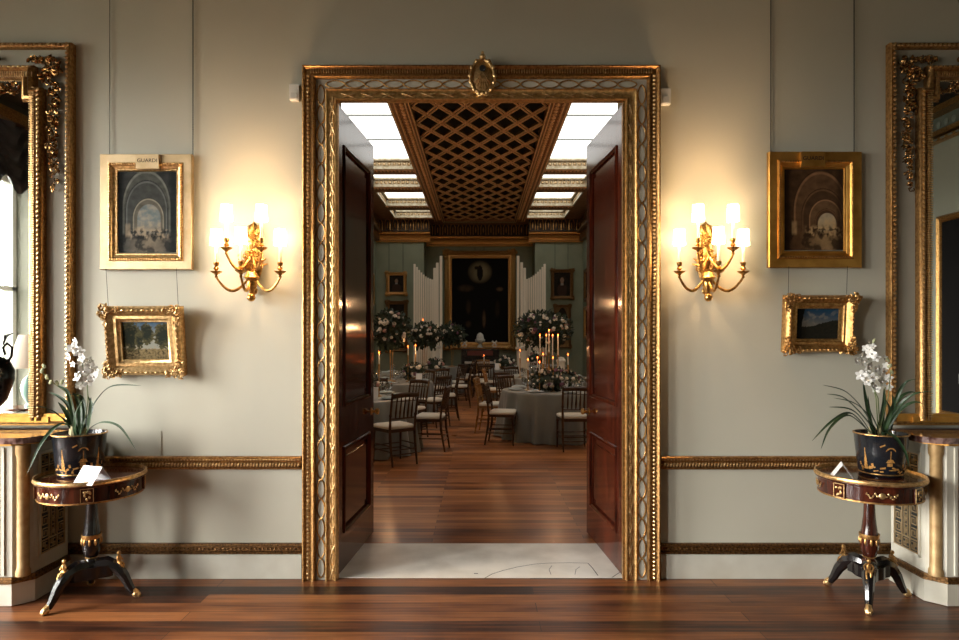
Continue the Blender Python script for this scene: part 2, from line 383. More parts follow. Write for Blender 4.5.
# back wall with one window
BW=[(-4.4,-2.9)]
b=MB(); b.bb(-AX-.35,AX+.3,AB-.35,AB,0,AH)
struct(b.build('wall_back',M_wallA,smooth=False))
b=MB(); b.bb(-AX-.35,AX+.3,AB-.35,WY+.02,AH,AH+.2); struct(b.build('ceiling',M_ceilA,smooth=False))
b=MB(); b.bb(-AX-.35,AX+.3,AB-.35,WY,-.2,0); b.bb(-AX,AX,WY,FY,-.2,-.012); struct(b.build('floor',M_floorA,smooth=False))
b=MB(); b.bb(-BX-.3,BX+.3,FY-.02,BY2+.3,-.2,0); struct(b.build('floor_gallery',M_floorB,smooth=False))
b=MB(); b.bb(-1.065,1.065,WY+.001,FY-.02,-.012,.003)
th=struct(b.build('threshold',M_marble,smooth=False))
b=MB()
def vein(pts,w):
    for (a,c) in zip(pts[:-1],pts[1:]):
        A=P(*a,1); 
        def fl(q): Y=H*F/(q[1]-CY); return Vector(((q[0]-CX)/F*Y,Y,.0035))
        p,q=fl(a),fl(c); d=(q-p).normalized(); n=Vector((-d.y,d.x,0))*w
        b.add([p-n,p+n,q+n,q-n],[(0,1,2,3)])
vein([(484,579),(492,574.5),(503,571),(517,567.5),(535,564.5),(548,563.6),(570,563.2),(588,563.6),(592,568),(598,576)],.003)
vein([(552,566),(549,570),(551,575)],.0018); vein([(580,567),(576,570),(575,575)],.0016); vein([(474,574),(478,574)],.006); vein([(612,578),(621,572)],.003)
struct(b.build('threshold_vein',M_crack,th,smooth=False))
# wall mouldings
b=MB()
zr=WZ(462.5)
for x0,x1 in ((-5.9,WX(302)),(WX(660.5),5.9)):
    b.ext([(0,zr-.042),(.018,zr-.042),(.022,zr-.030),(.012,zr-.024),(.030,zr-.005),(.014,zr+.012),(.030,zr+.018),(.036,zr+.036),(.026,zr+.044),(0,zr+.044)],x0,x1,WY)
tr=struct(b.build('trim_2',G_ground)); 
b=MB()
for x0,x1 in ((-2.72,WX(301)),(WX(662),2.72)):
    n=int((x1-x0)/.0205)
    for i in range(n):
        x=x0+(i+.5)*(x1-x0)/n; b.ball((x,WY-.027,zr-.010),(.0085,.010,.016),6,4,Matrix.Rotation(.35,4,'Y'))
        b.ball((x,WY-.028,zr+.024),(.006,.007,.006),5,4)
struct(b.build('trim_leaf_moulding',G_bright,tr))
b=MB(); zd=WZ(548)
for x0,x1 in ((-5.9,WX(302)),(WX(660.5),5.9)):
    b.ext([(0,zd-.034),(.020,zd-.034),(.022,zd-.022),(.008,zd-.018),(.010,zd+.014),(.024,zd+.022),(.024,zd+.034),(0,zd+.036)],x0,x1,WY)
tr=struct(b.build('trim_3',G_dark)); b=MB()
for x0,x1 in ((-2.72,WX(301)),(WX(662),2.72)):
    n=int((x1-x0)/.026)
    for i in range(n):
        x=x0+(i+.5)*(x1-x0)/n; b.ball((x,WY-.013,zd-.002),(.010,.007,.007),5,4,Matrix.Rotation((i%2-.5)*1.2,4,'Y'))
struct(b.build('trim_carving',G_dark,tr))
b=MB(); z1=zd-.034
for x0,x1 in ((-5.9,WX(302)),(WX(660.5),5.9)):
    b.ext([(0,0),(.014,0),(.014,z1-.01),(.0,z1)],x0,x1,WY)
struct(b.build('baseboard_front',M_white))

# ------------------------------------------------------------------ doorcase
X0,X1,Zt=WX(302.3,.05),WX(660.3,.05),WZ(65,.055)
b=MB(); b.arch(X0,X1,0,Zt,[(0,0),(0,.058),(.010,.064),(.018,.054),(.026,.046),(.052,.046),(.060,.056),(.074,.060),(.080,.050),(.084,.030)],WY)
dc=struct(b.build('trim_4',G_ground)); dc['label']='gilded doorcase'
b=MB(); b.arch(X0,X1,0,Zt,[(.083,.028),(.150,.028)],WY); struct(b.build('doorcase_frieze',M_cream,dc,smooth=False))
b=MB(); b.arch(X0,X1,0,Zt,[(.148,.026),(.148,.040),(.156,.046),(.166,.038),(.186,.034),(.206,.038),(.212,.050),(.220,.050),(.226,.036),(.229,.0)],WY)
struct(b.build('doorcase_inner_moulding',mat('casing_gilt',(.76,.48,.19),.38,.85,(.50,.29,.10),40,4,.12,80),dc))
# reveal lining
b=MB(); yb=WY+.012
for (xa,xb) in ((OX0-.02,OX0+.004),(OX1-.004,OX1+.02)): b.bb(xa,xb,WY-.03,yb,0,OZ+.02)
b.bb(OX0-.02,OX1+.02,WY-.03,yb,OZ-.004,OZ+.02)
struct(b.build('doorcase_reveal',G_old,dc,smooth=False))
b=MB(); th_=.039; px_=.0265
n=int(Zt/px_)
for i in range(n-1):
    z=.02+i*px_
    if z>Zt-.05: break
    for xx in (X0+th_,X1-th_): b.ball((xx,WY-.050,z),(.012,.012,.0105),7,4)
n=int((X1-X0-.1)/.0165)
for i in range(n):
    x=X0+.05+(i+.5)*(X1-X0-.1)/n
    b.ball((x,WY-.052,Zt-th_),(.0052,.013,.016),6,4)
struct(b.build('doorcase_beading',G_bright,dc))
# interlaced guilloche
b=MB(); g=.1165; amp=.0255; per=.264
def sinrun(p0,p1,ph,axis):
    L=p1-p0; n=int(L/.011); pts=[]
    k=round(L/per*2)/2
    for i in range(n+1):
        s=p0+L*i/n; q=sin(2*pi*k*(i/n)+ph); a=amp*math.copysign(abs(q)**.62,q)
        pts.append((s,a))
    return pts
for ph in (0,pi):
    for xx in (X0+g,X1-g):
        b.tube([(xx+a,WY-.030,s) for s,a in sinrun(.012,Zt-.150+.03,ph,0)],.0052,5,flat=1)
    b.tube([(s,WY-.030,Zt-g+a) for s,a in sinrun(X0+.148,X1-.148,ph,0)],.0052,5)
struct(b.build('doorcase_guilloche',G_old,dc))
b=MB(); gi=.197
def xs(cx,cz,vert):
    for sgn in (-1,1):
        if vert: pts=[(cx-.016*sgn,WY-.038,cz-.048),(cx,WY-.045,cz),(cx+.016*sgn,WY-.038,cz+.048)]
        else: pts=[(cx-.048,WY-.038,cz-.016*sgn),(cx,WY-.045,cz),(cx+.048,WY-.038,cz+.016*sgn)]
        b.tube(pts,[.003,.006,.003],5)
z=.06
while z<Zt-.25:
    for xx in (X0+.195,X1-.195): xs(xx,z,True)
    z+=.132
x=X0+.30
while x<X1-.28: xs(x,Zt-.195,False); x+=.132
for xx in (X0+.195,X1-.195): b.tube([(xx,WY-.038,.01),(xx,WY-.038,Zt-.2)],.0035,5)
struct(b.build('doorcase_ribbon',G_bright,dc))
# cartouche over the door
t=thing('door_cartouche','small gilded leafy cartouche with a dark round hole, centred on top of the doorcase','ornament',(WX(482.5),WY-.05,WZ(80.5)))
b=MB()
prof=[(.0,-.13),(.03,-.125),(.062,-.08),(.078,-.01),(.070,.05),(.045,.10),(.02,.125),(0,.13)]
b.lathe([(r,z) for r,z in prof],(0,0,0),16,1,.35); b.build('shell',G_bright,t)
b=MB()
for k in range(7):
    a=-1.05+k*.35; b.tube([(0,-.030,.03),(sin(a)*.035,-.040,-.02-.02*cos(a)),(sin(a)*.058,-.026,-.075*cos(a)-.01)],[.003,.008,.004],6)
b.build('fluting',G_bright,t)
b=MB()
for s in (-1,1):
    b.tube([(0,-.01,.12),(s*.045,-.022,.09),(s*.075,-.022,.03),(s*.078,-.022,-.04),(s*.05,-.024,-.09),(0,-.024,-.115)],[.008,.012,.010,.011,.010,.008],7)
    for (x,z,r) in ((.04,.095,.013),(.070,.055,.012),(.080,.0,.014),(.074,-.045,.013),(.055,-.088,.014),(.025,-.112,.013)):
        b.ball((s*x,-.030,z),(r,r*.8,r*1.1),7,5)
for (x,z,r) in ((0,.125,.020),(.0,-.118,.020),(.0,.15,.011)): b.ball((x,-.026,z),r,8,6)
b.build('scroll_border',G_bright,t)
b=MB(); b.lathe([(.0,0),(.018,.0),(.021,.006),(.021,.012),(0,.012)],(0,0,0),16); b.v=[(x,-.036-z,y+.042) for x,y,z in b.v]; b.build('hole_disc',M_black,t)  # black disc, its colour stands in for the dark of the hole
# sensors
for px,py,lab in ((295.5,94,'white plastic sensor box beside the top left corner of the doorcase'),(664.5,98,'white plastic sensor box beside the top right corner of the doorcase')):
    t=thing('sensor_box',lab,'sensor',(WX(px),WY,WZ(py)))
    MB().rbox(-.032,.032,-.035,0,-.055,.055,.006).build('casing',M_plastic,t); MB().bb(-.02,.02,-.040,-.034,-.04,-.005).build('sensor_window',mat('sensor_lens',(.6,.6,.57),.3),t)

# ------------------------------------------------------------------ mahogany doors
LEAF=.953
def door(side,name):
    # local: x along leaf from hinge, y thickness (room-visible face = -y*?), z up
    hx=(OX0-.054) if side<0 else (OX1+.054)
    ang=math.atan2(.95,.079)
    o=bpy.data.objects.new(name,None); COL.objects.link(o); o.location=(hx,WY+.02,.0)
    o.rotation_euler=(0,0,ang if side<0 else pi-ang); o['kind']='structure'; o['category']='door'
    o['label']=('left' if side<0 else 'right')+' leaf of the open mahogany double doors'
    s=-1 if side<0 else 1      # visible face on local -y for left leaf, +y for right leaf
    T=.052; zt=OZ-.012
    z0=.012; W=LEAF
    fy0,fy1=(-T,0) if s<0 else (0,T)
    b=MB(); L=.135; rails=[(z0,.265),(.835,1.13),(2.90,zt)]
    b.bb(0,L,fy0,fy1,z0,zt); b.bb(W-L,W,fy0,fy1,z0,zt)
    for a,c in rails: b.bb(L-.002,W-L+.002,fy0,fy1,a,c)
    p=b.build('door_frame',M_door,o,smooth=False)
    mid=T/2*(1 if s>0 else -1)
    for (a,c) in ((.265,.835),(1.13,2.90)):
        b=MB(); b.bb(L,W-L,mid-.012,mid+.012,a,c); b.bb(L+.07,W-L-.07,mid-.019,mid+.019,a+.07,c-.07)
        pn=b.build('door_panel',M_door,o,smooth=False)
        for sd in (-1,1):
            m=MB(); m.frame(L-.012,a-.012,W-L+.012,c+.012,[(0,.0),(.004,.010),(.012,.012),(.020,.006),(.030,.0),(.034,-.012)],0)
            yy=(fy0 if sd<0 else fy1)
            m.v=[(x,yy+(y if sd<0 else -y),z) for x,y,z in m.v]; m.build('panel_moulding',M_door,pn)
    b=MB(); xk=W-.075; zk=1.0
    for sd,yy in ((-1,fy0),(1,fy1)):
        q=MB(); q.lathe([(.0,0),(.030,0),(.030,.004),(.011,.007),(.010,.030),(.022,.038),(.027,.050),(.022,.062),(0,.067)],(0,0,0),16)
        b.add([(xk+x,yy+sd*z,zk+y) for x,y,z in q.v],q.f)
    b.build('door_knob',G_brass,o)
    b=MB(); b.bb(W,W+.004,(fy0+fy1)/2-.016,(fy0+fy1)/2+.016,.62,1.22); b.ball((W+.004,(fy0+fy1)/2,.62),(.005,.014,.03),6,5); b.ball((W+.004,(fy0+fy1)/2,1.22),(.005,.014,.03),6,5)
    b.build('edge_bolt',G_old,o)
    b=MB()
    for zz in (.35,1.6,2.8): b.tube([(-.004,(fy0+fy1)/2*0+(.0),zz-.06),(-.004,0,zz+.06)],.009,8)
    b.build('hinge',G_brass,o)
door(-1,'door_1'); door(1,'door_2')

# ------------------------------------------------------------------ carving helper
def curl(b,cx,cy,cz,r,a0,turns,th):
    pts=[];rs=[];n=9
    for i in range(n):
        t=i/(n-1); a=a0+turns*2*pi*t; rr=r*(1-.75*t); pts.append((cx+cos(a)*rr,cy-.4*th*t,cz+sin(a)*rr)); rs.append(th*(1-.5*t))
    b.tube(pts,rs,5)
def carve(b,cx,cy,cz,rx,rz,n,size,rnd,depth=.01):
    for i in range(n):
        a=rnd.uniform(0,2*pi); d=math.sqrt(rnd.random()); x=cx+cos(a)*rx*d; z=cz+sin(a)*rz*d
        s=size*rnd.uniform(.6,1.2)
        if rnd.random()<.5: b.ball((x,cy-depth*rnd.uniform(0,1),z),(s*1.5,s*.8,s*.6),6,4,Matrix.Rotation(rnd.uniform(0,pi),4,'Y'))
        else: curl(b,x,cy-depth*rnd.random(),z,s*1.3,rnd.uniform(0,6.28),rnd.choice((-.8,.8)),s*.42)

# ------------------------------------------------------------------ pier mirrors
def mirror(side):
    s=side; rnd=random.Random(5 if s<0 else 9)
    xo=2.673 if s<0 else 2.690; W=1.72; zt=3.527; zb=1.02
    lab='tall gilded pier mirror above the left console, reflecting a bright window' if s<0 else 'tall gilded pier mirror above the right console, reflecting a dark picture'
    t=thing('pier_mirror',lab,'mirror',(s*(xo+W/2),WY,zb))
    h=zt-zb; x0,x1=-W/2,W/2; c=M_wall2
    b=MB(); b.bb(x0+.01,x1-.01,-.02,0,.0,h-.01); b.build('backboard',c,t,smooth=False)
    b=MB(); b.frame(x0,0,x1,h,[(0,0),(0,.045),(.005,.056),(.018,.060),(.030,.052),(.036,.036),(.038,.02)],0); b.build('outer_frame',G_ground,t)
    b=MB()
    k=int(h/.03)
    for i in range(k):
        z=(i+.5)*h/k
        for x in (x0+.022,x1-.022): b.ball((x,-.064,z),(.011,.007,.011),5,4,Matrix.Rotation(.7,4,'Y'))
    k=int(W/.03)
    for i in range(k): b.ball((x0+(i+.5)*W/k,-.064,h-.022),(.011,.007,.011),5,4,Matrix.Rotation(.7,4,'Y'))
    b.build('outer_frame_beading',G_bright,t)
    # inner frame : main part with narrower eared head
    gi=.19; ix0,ix1=x0+gi-.008,x1-gi+.008; it=h-.155; ear=.055; zs=h-.30
    def innerloops(prof):
        b=MB()
        for (sg) in (-1,1):
            # vertical stiles
            vs=[];fs=[]
            path=[(0,.03),(0,zs),(ear,zs),(ear,it)]
            for (tt,hh) in prof:
                xa=(ix0+tt) if sg<0 else (ix1-tt)
                e=ear if sg<0 else -ear
                vs+=[(xa,-hh,.03),(xa,-hh,zs-tt),(xa+e,-hh,zs-tt),(xa+e,-hh,it-tt)]
            for i in range(len(prof)-1):
                for j in range(3): fs.append((i*4+j,i*4+4+j,i*4+5+j,i*4+1+j))
            b.add(vs,fs)
        vs=[];fs=[]
        for (tt,hh) in prof: vs+=[(ix0+ear+tt,-hh,it-tt),(ix1-ear-tt,-hh,it-tt)]
        for i in range(len(prof)-1): fs.append((i*2,i*2+2,i*2+3,i*2+1))
        b.add(vs,fs)
        return b
    innerloops([(0,.02),(0,.060),(.010,.078),(.024,.084),(.034,.070),(.042,.062),(.060,.074),(.076,.066),(.084,.044),(.090,.034)]).build('inner_frame',G_ground,t)
    b=MB(); k=int(zs/.0155)
    for i in range(k):
        z=.05+(i+.5)*(zs-.05)/k
        for sg in (-1,1):
            xa=(ix0+.063) if sg<0 else (ix1-.063)
            b.box((xa,-.071,z),(.034,.012,.007))
            xb=(ix0+.016) if sg<0 else (ix1-.016)
            if i%2==0: b.ball((xb,-.082,z),(.008,.007,.014),5,4,Matrix.Rotation(.5*sg,4,'Y'))
    Wn=ix1-ix0-2*ear; k=int(Wn/.0155)
    for i in range(k):
        x=ix0+ear+(i+.5)*Wn/k; b.box((x,-.071,it-.063),(.007,.012,.034))
        if i%2==0: b.ball((x,-.082,it-.016),(.014,.007,.008),5,4)
    b.build('ribbed_moulding',G_bright,t)
    b=MB(); b.bb(x0+.04,x1-.04,-.055,0,.0,.075); b.bb(x0+.14,x1-.14,-.066,0,.02,.055); b.build('bottom_rail',G_amber,t,smooth=False)
    b=MB(); b.add([(ix0+.09,-.036,.05),(ix1-.09,-.036,.05),(ix1-.09,-.036,zs-.05),(ix1-.09-ear,-.036,zs-.05),(ix1-.09-ear,-.036,it-.08),(ix0+.09+ear,-.036,it-.08),(ix0+.09+ear,-.036,zs-.05),(ix0+.09,-.036,zs-.05)],[tuple(range(8))])
    b.build('looking_glass',M_mirror,t,smooth=False)
    # carved garlands
    for sg in (-1,1):
        xe=(x0+.115)*1 if sg<0 else (x1-.115)
        b=MB()
        carve(b,xe,-.04,h-.155,.05,.06,34,.017,rnd,.03)
        carve(b,xe-sg*.055,-.04,h-.21,.045,.045,22,.016,rnd,.03)
        for i in range(26):
            q=i/25; carve(b,xe+.008*sin(q*9),-.035,h-.26-.70*q,.034*(1-.55*q)+.006,.02,6 if q<.85 else 4,.0165*(1-.35*q),rnd,.035)
        carve(b,xe-sg*.14,-.035,h-.115,.07,.016,16,.014,rnd,.02)
        b.build('carved_garland',G_carve,t)
    b=MB()
    for i in range(14):
        q=i/13*2-1; carve(b,q*(W/2-.40),-.055,it-.11-.03*abs(sin(q*5)),.05,.024,11,.014,rnd,.03)
    for q in (-.75,-.4,.0,.4,.75): carve(b,q*W/2,-.035,h-.105,.07,.018,12,.014,rnd,.02)
    b.build('carved_crest',G_carve,t)
    return t
mirror(-1); mirror(1)

# ------------------------------------------------------------------ consoles
def console(s):
    lab='cream and gilt console cabinet with gold fret panels under the left mirror' if s<0 else 'cream and gilt console cabinet with gold fret panels under the right mirror'
    t=thing('console_cabinet',lab,'cabinet',(0,0,0))
    xi=2.70; xo=4.40; yf=3.80; cut=.075; yw=WY-.042; zc=.955
    def P2(L): return [(s*x,y) for x,y in L]
    body=[(xi,yw),(xi,yf+cut),(xi+cut,yf),(xo-cut,yf),(xo,yf+cut),(xo,yw)]
    b=MB(); b.prism(P2(body),.14,zc); b.build('body',M_cream,t,smooth=False)
    def off(L,o): 
        return [(L[0][0]-o,L[0][1]),(L[1][0]-o,L[1][1]-o*.4),(L[2][0]-o*.4,L[2][1]-o),(L[3][0]+o*.4,L[3][1]-o),(L[4][0]+o,L[4][1]-o*.4),(L[5][0]+o,L[5][1])]
    b=MB(); b.prism(P2(off(body,.012)),.004,.14); b.build('plinth',M_cream,t,smooth=False)
    b=MB(); b.prism(P2(off(body,.020)),.135,.150); b.prism(P2(off(body,.014)),.150,.172); b.build('base_moulding',G_dark,t,smooth=False)
    # column at the chamfer
    b=MB(); cxm,cym=xi+cut*.45,yf+cut*.45
    b.lathe([(.040,.172),(.040,.20),(.033,.215),(.033,.88),(.040,.90),(.040,.955)],(s*cxm,cym,0),16); b.build('corner_column',M_colgilt,t)
    b=MB(); b.lathe([(.040,.172),(.040,.20),(.033,.215),(.033,.88),(.040,.90),(.040,.955)],(s*(xo-cut*.45),cym,0),16); b.build('corner_column',M_colgilt,t)
    b=MB()
    for xx in (xi+.125,xi+.165): b.bb(s*xx-.008,s*xx+.008,yf-.010,yf,.18,.94)
    b.build('pilaster',M_cream,t,smooth=False)
    b=MB(); b.prism(P2(off(body,.028)),zc,zc+.012); b.build('top_moulding',G_amber,t,smooth=False)
    # side fret panel
    def fret(b,u0,u1,z0,z1,put,fill):
        # put(u,z,du,dz): box on the face
        w=.0048
        cols=3; cw=(u1-u0)/cols; rows=[('s',.085),('k',None),('s',.075)]
        hh=z1-z0; top=.075; bot=.075
        zz=[z0,z0+bot,z1-top*2,z1-top,z1]
        for z in zz: put((u0+u1)/2,z,(u1-u0)+w,w*1.6)
        for i in range(cols+1): put(u0+i*cw,(z0+z1)/2,w*1.6,hh)
        for i in range(cols):
            cu=u0+(i+.5)*cw
            for (za,zb) in ((z0,z0+bot),(z1-top*2,z1-top),(z1-top,z1)):
                zc_=(za+zb)/2
                put(cu,zc_,cw*.55,w); put(cu,zc_,w,(zb-za)*.6); put(cu-cw*.22,zc_+.012,w,.022); put(cu+cw*.22,zc_-.012,w,.022); put(cu,zc_+.022,cw*.5,w); put(cu,zc_-.022,cw*.5,w)
            za,zb=z0+bot,z1-top*2; n=int((zb-za)/.075)
            for k in range(n):
                zc_=za+(k+.5)*(zb-za)/n; d=(zb-za)/n
                if i==1:
                    put(cu,zc_,w,d*.5); put(cu-cw*.2,zc_+d*.25,w,d*.4); put(cu+cw*.2,zc_+d*.25,w,d*.4); put(cu-cw*.2,zc_-d*.25,w,d*.4); put(cu+cw*.2,zc_-d*.25,w,d*.4); put(cu,zc_+d*.48,cw*.45,w)
                    put(cu,zc_,cw*.42,w*2.2)
                else:
                    put(cu,zc_+d*.42,cw*.66,w); put(cu-cw*.33,zc_+d*.08,w,d*.7); put(cu+.0,zc_-d*.25,cw*.66,w); put(cu+cw*.3,zc_-d*.02,w,d*.45); put(cu+cw*.12,zc_+d*.2,cw*.35,w); put(cu-cw*.05,zc_+d*.05,w,d*.3)
    ya,yb=yf+cut+.055,yw-.045
    b=MB(); b.bb(s*(xi-.002),s*(xi+.01),ya,yb,.265,.875); fb=b.build('fret_panel',M_fretback,t,smooth=False)
    b=MB()
    fret(b,ya,yb,.265,.875,lambda u,z,du,dz:b.box((s*(xi-.006),u,z),(.008,du,dz)),None); b.build('gilt_fretwork',G_flat,fb,smooth=False)
    b=MB()
    for (y0,y1,z0,z1) in ((ya-.018,yb+.018,.247,.262),(ya-.018,yb+.018,.878,.893)): b.bb(s*(xi-.010),s*xi,y0,y1,z0,z1)
    for (y0,y1) in ((ya-.018,ya-.004),(yb+.004,yb+.018)): b.bb(s*(xi-.010),s*xi,y0,y1,.25,.89)
    b.build('panel_border',M_cream,fb,smooth=False)
    xa,xb=xi+.215,xo-.2
    b=MB(); b.bb(s*xa,s*xb,yf-.002,yf+.01,.265,.875); fb=b.build('fret_panel',M_fretback,t,smooth=False)
    b=MB()
    for k in range(4):
        q0=min(s*xa,s*xb)+k*(xb-xa)/4; q1=q0+(xb-xa)/4
        fret(b,q0,q1,.265,.875,lambda u,z,du,dz:b.box((u,yf-.006,z),(du,.008,dz)),None)
    b.build('gilt_fretwork',G_flat,fb,smooth=False)
    # marble slab with a rounded corner
    xs0=xi-.075; pts=[(xs0,WY-.042)]; ys0=yf-.045; rc=.13
    for k in range(7):
        a=pi+ (pi/2)*k/6; pts.append((xs0+rc+cos(a)*rc,ys0+rc+sin(a)*rc))
    pts+=[(xo+.05,ys0),(xo+.05,WY-.042)]
    b=MB(); P3=P2(pts); b.prism(P3,.967,1.003); 
    b.build('marble_top',M_topmarble,t,smooth=False)
console(-1); console(1)

# urn and vase on the consoles, seen in the mirrors
t=thing('bronze_urn','dark two handled urn on the left console, glimpsed at the edge of the mirror','urn',(-3.42,3.95,1.003))
MB().lathe([(.0,0),(.07,0),(.075,.02),(.03,.05),(.05,.08),(.11,.16),(.15,.29),(.152,.36),(.12,.43),(.05,.47),(.045,.52),(.07,.55),(.05,.56)],seg=28).build('body',M_bronze,t)
for sg in (-1,1):
    b=MB(); b.tube([(sg*.12,0,.40),(sg*.16,0,.46),(sg*.165,0,.52),(sg*.13,0,.55),(sg*.10,0,.52),(sg*.115,0,.47)],.009,8); b.tube([(sg*.10,0,.54),(sg*.12,0,.60),(sg*.17,0,.62)],[.008,.012,.004],6); b.build('handle',M_bronze,t)
t=thing('porcelain_vase','blue and white porcelain vase on the right console, glimpsed in the mirror','vase',(3.47,3.95,1.003))
MB().lathe([(.0,0),(.05,0),(.05,.02),(.045,.04),(.075,.15),(.105,.27),(.105,.33),(.08,.39),(.045,.42),(.042,.46),(.055,.49)],seg=28).build('body',M_vase,t); MB().lathe([(.055,.485),(.058,.495),(.05,.50),(.02,.52),(.012,.54),(0,.55)],seg=20).build('lid',M_vase,t)

# ------------------------------------------------------------------ framed pictures
def flat_frame(x0,z0,x1,z1,ix0,iz0,ix1,iz1,label,gA,gB,func,plaque,wires,text):
    cx,cz=(x0+x1)/2,(z0+z1)/2; w,h=x1-x0,z1-z0
    t=thing('framed_painting',label,'painting',(cx,WY-.002,cz))
    b=MB(); band=.055; tt=(ix0-x0)
    b.frame(-w/2,-h/2,w/2,h/2,[(0,0),(0,.030),(.004,.034),(band,.034),(band+.002,.030)]); 
    b.build('frame',gA,t,ang=25)
    b=MB(); b.frame(-w/2+band,-h/2+band,w/2-band,h/2-band,[(0,.030),(.003,.040),(.012,.044),(.020,.037),(.024,.030),(.038,.023),(tt-band-.012,.018),(tt-band-.009,.022),(tt-band-.003,.022),(tt-band+.002,.010)]); fr=b.build('inner_moulding',gB,t,ang=25)
    b=MB()
    k=int((w-2*band)/.017)
    for i in range(k):
        x=-w/2+band+.01+(i+.5)*(w-2*band-.02)/k
        for z in (h/2-band-.012,-h/2+band+.012): b.ball((x,-.043,z),(.0085,.006,.006),5,4,Matrix.Rotation(.6,4,'Y'))
    k=int((h-2*band)/.017)
    for i in range(k):
        z=-h/2+band+.01+(i+.5)*(h-2*band-.02)/k
        for x in (w/2-band-.012,-w/2+band+.012): b.ball((x,-.043,z),(.006,.006,.0085),5,4,Matrix.Rotation(.6,4,'Y'))
    b.build('leaf_carving',G_old,t)
    canvas(t,ix1-ix0+.01,iz1-iz0+.01,-.012,func,120,(iz0+iz1)/2-cz,(ix0+ix1)/2-cx)
    b=MB(); px0,pz0,px1,pz1=plaque; b.rbox(px0-cx,px1-cx,-.056,-.030,pz0-cz,pz1-cz,.003); pl=b.build('name_plaque',gA,t,smooth=False)
    cu=bpy.data.curves.new('lettering','FONT'); cu.body=text; cu.size=.030; cu.extrude=.0008; cu.align_x='CENTER'; cu.align_y='CENTER'; cu.space_character=1.0
    tmp=bpy.data.objects.new('tmp',cu); COL.objects.link(tmp); dg=bpy.context.evaluated_depsgraph_get(); me=bpy.data.meshes.new_from_object(tmp.evaluated_get(dg)); bpy.data.objects.remove(tmp)
    xs_=[v.co.x for v in me.vertices]; sc=(px1-px0)*.86/(max(xs_)-min(xs_))
    for v in me.vertices: v.co=Vector(((px0+px1)/2-cx+v.co.x*sc,-.0568-v.co.z*.5,pz0-cz+(pz1-pz0)*.55+v.co.y*sc*.95))
    me.materials.append(M_black); o=bpy.data.objects.new('lettering',me); COL.objects.link(o); o.parent=pl
    for (wx,zt,kind) in wires:
        b=MB(); b.tube([(wx-cx,-.010,h/2-.01),(wx-cx,-.010,zt-cz)],.0034 if kind else .0024,6)
        if kind==1:
            k=int((zt-cz-h/2)/.016)
            for i in range(k): b.ball((wx-cx,-.010,h/2+.008+i*.016),.0048,5,4)
        b.build('hanging_wire',M_wire,t)
    return t
flat_frame(WX(99.8,.034),WZ(269.5,.034),WX(194,.0),WZ(154,.034),WX(118,.012),WZ(251.6,.012),WX(175.5,.012),WZ(172.8,.012),
  'pale gilt framed painting of grey arched ruins, hanging left of the left sconce',G_flat,G_bright,paint_arch_grey,(WX(134,.078),WZ(168,.078),WX(157,.078),WZ(153,.078)),[(WX(110.8),4.1,0),(WX(193.8),4.1,1)],'GUARDI')
flat_frame(WX(766.5,.0),WZ(267.5,.034),WX(862,.034),WZ(151.6,.034),WX(784,.012),WZ(249.3,.012),WX(842.4,.012),WZ(170,.012),
  'amber gilt framed painting of a brown vaulted arcade, hanging right of the right sconce',G_amber,G_amber,paint_arch_brown,(WX(803,.078),WZ(166,.078),WX(827,.078),WZ(150.5,.078)),[(WX(770),4.1,2),(WX(853),4.1,2)],'GUARDI')
def ornate_frame(x0,z0,x1,z1,band,label,g,func,tilt,seed,wires,n=110,Y=WY,size=.011,name='framed_painting',thick=.07,corner=1.0):
    rnd=random.Random(seed); cx,cz=(x0+x1)/2,(z0+z1)/2; w,h=x1-x0,z1-z0
    t=thing(name,label,'painting',(cx,Y-.004-h/2*sin(tilt),cz)); t.rotation_euler=(tilt,0,0)
    k=band/.11
    b=MB(); b.frame(-w/2+.006*k,-h/2+.006*k,w/2-.006*k,h/2-.006*k,[(0,0),(0,thick*.5),(.012*k,thick*.85),(.030*k,thick),(.048*k,thick*.82),(.062*k,thick*.6),(.080*k,thick*.62),(.092*k,thick*.45),(.102*k,thick*.42),(.106*k,.012)]); b.build('frame',g,t)
    for sx in (-1,1):
        for sz in (-1,1):
            b=MB()
            carve(b,sx*(w/2-.030*k),-thick*.9,sz*(h/2-.030*k),.040*k,.040*k,int(34*corner),size*k**.5,rnd,.02*k)
            carve(b,sx*(w/2-.085*k),-thick*.85,sz*(h/2-.026*k),.045*k,.020*k,int(18*corner),size*k**.5,rnd,.015*k)
            carve(b,sx*(w/2-.026*k),-thick*.85,sz*(h/2-.085*k),.020*k,.045*k,int(18*corner),size*k**.5,rnd,.015*k)
            b.build('corner_scrolls',g,t)
    b=MB(); m=int((w-.26*k)/(.03*k))
    for i in range(m):
        x=-(w-.26*k)/2+(i+.5)*(w-.26*k)/m
        for z in (h/2-.030*k,-h/2+.030*k): b.ball((x,-thick,z),(.011*k,.007*k,.007*k),6,4,Matrix.Rotation((i%2-.5),4,'Y'))
    m=int((h-.26*k)/(.03*k))
    for i in range(max(0,m)):
        z=-(h-.26*k)/2+(i+.5)*(h-.26*k)/m
        for x in (w/2-.030*k,-w/2+.030*k): b.ball((x,-thick,z),(.007*k,.007*k,.011*k),6,4,Matrix.Rotation((i%2-.5),4,'Y'))
    if b.v: b.build('carved_band',g,t)
    canvas(t,w-.20*k,h-.20*k,-.014,func,n)
    for (wx,zt) in wires:
        b=MB(); b.tube([(wx-cx,.0,h/2-.01),(wx-cx,.004,zt-cz)],.0016 if Y<5 else .008,5); b.build('hanging_wire',M_wire,t)
    return t
ornate_frame(WX(104.2,.07),WZ(376,.06),WX(187.5,.02),WZ(304.5,.09),.110,'small ornate gilt frame with a landscape of trees, hanging low on the left wall',G_bright,paint_trees,R(7),3,[(WX(113.5),WZ(269)),(WX(182.5),WZ(269))])
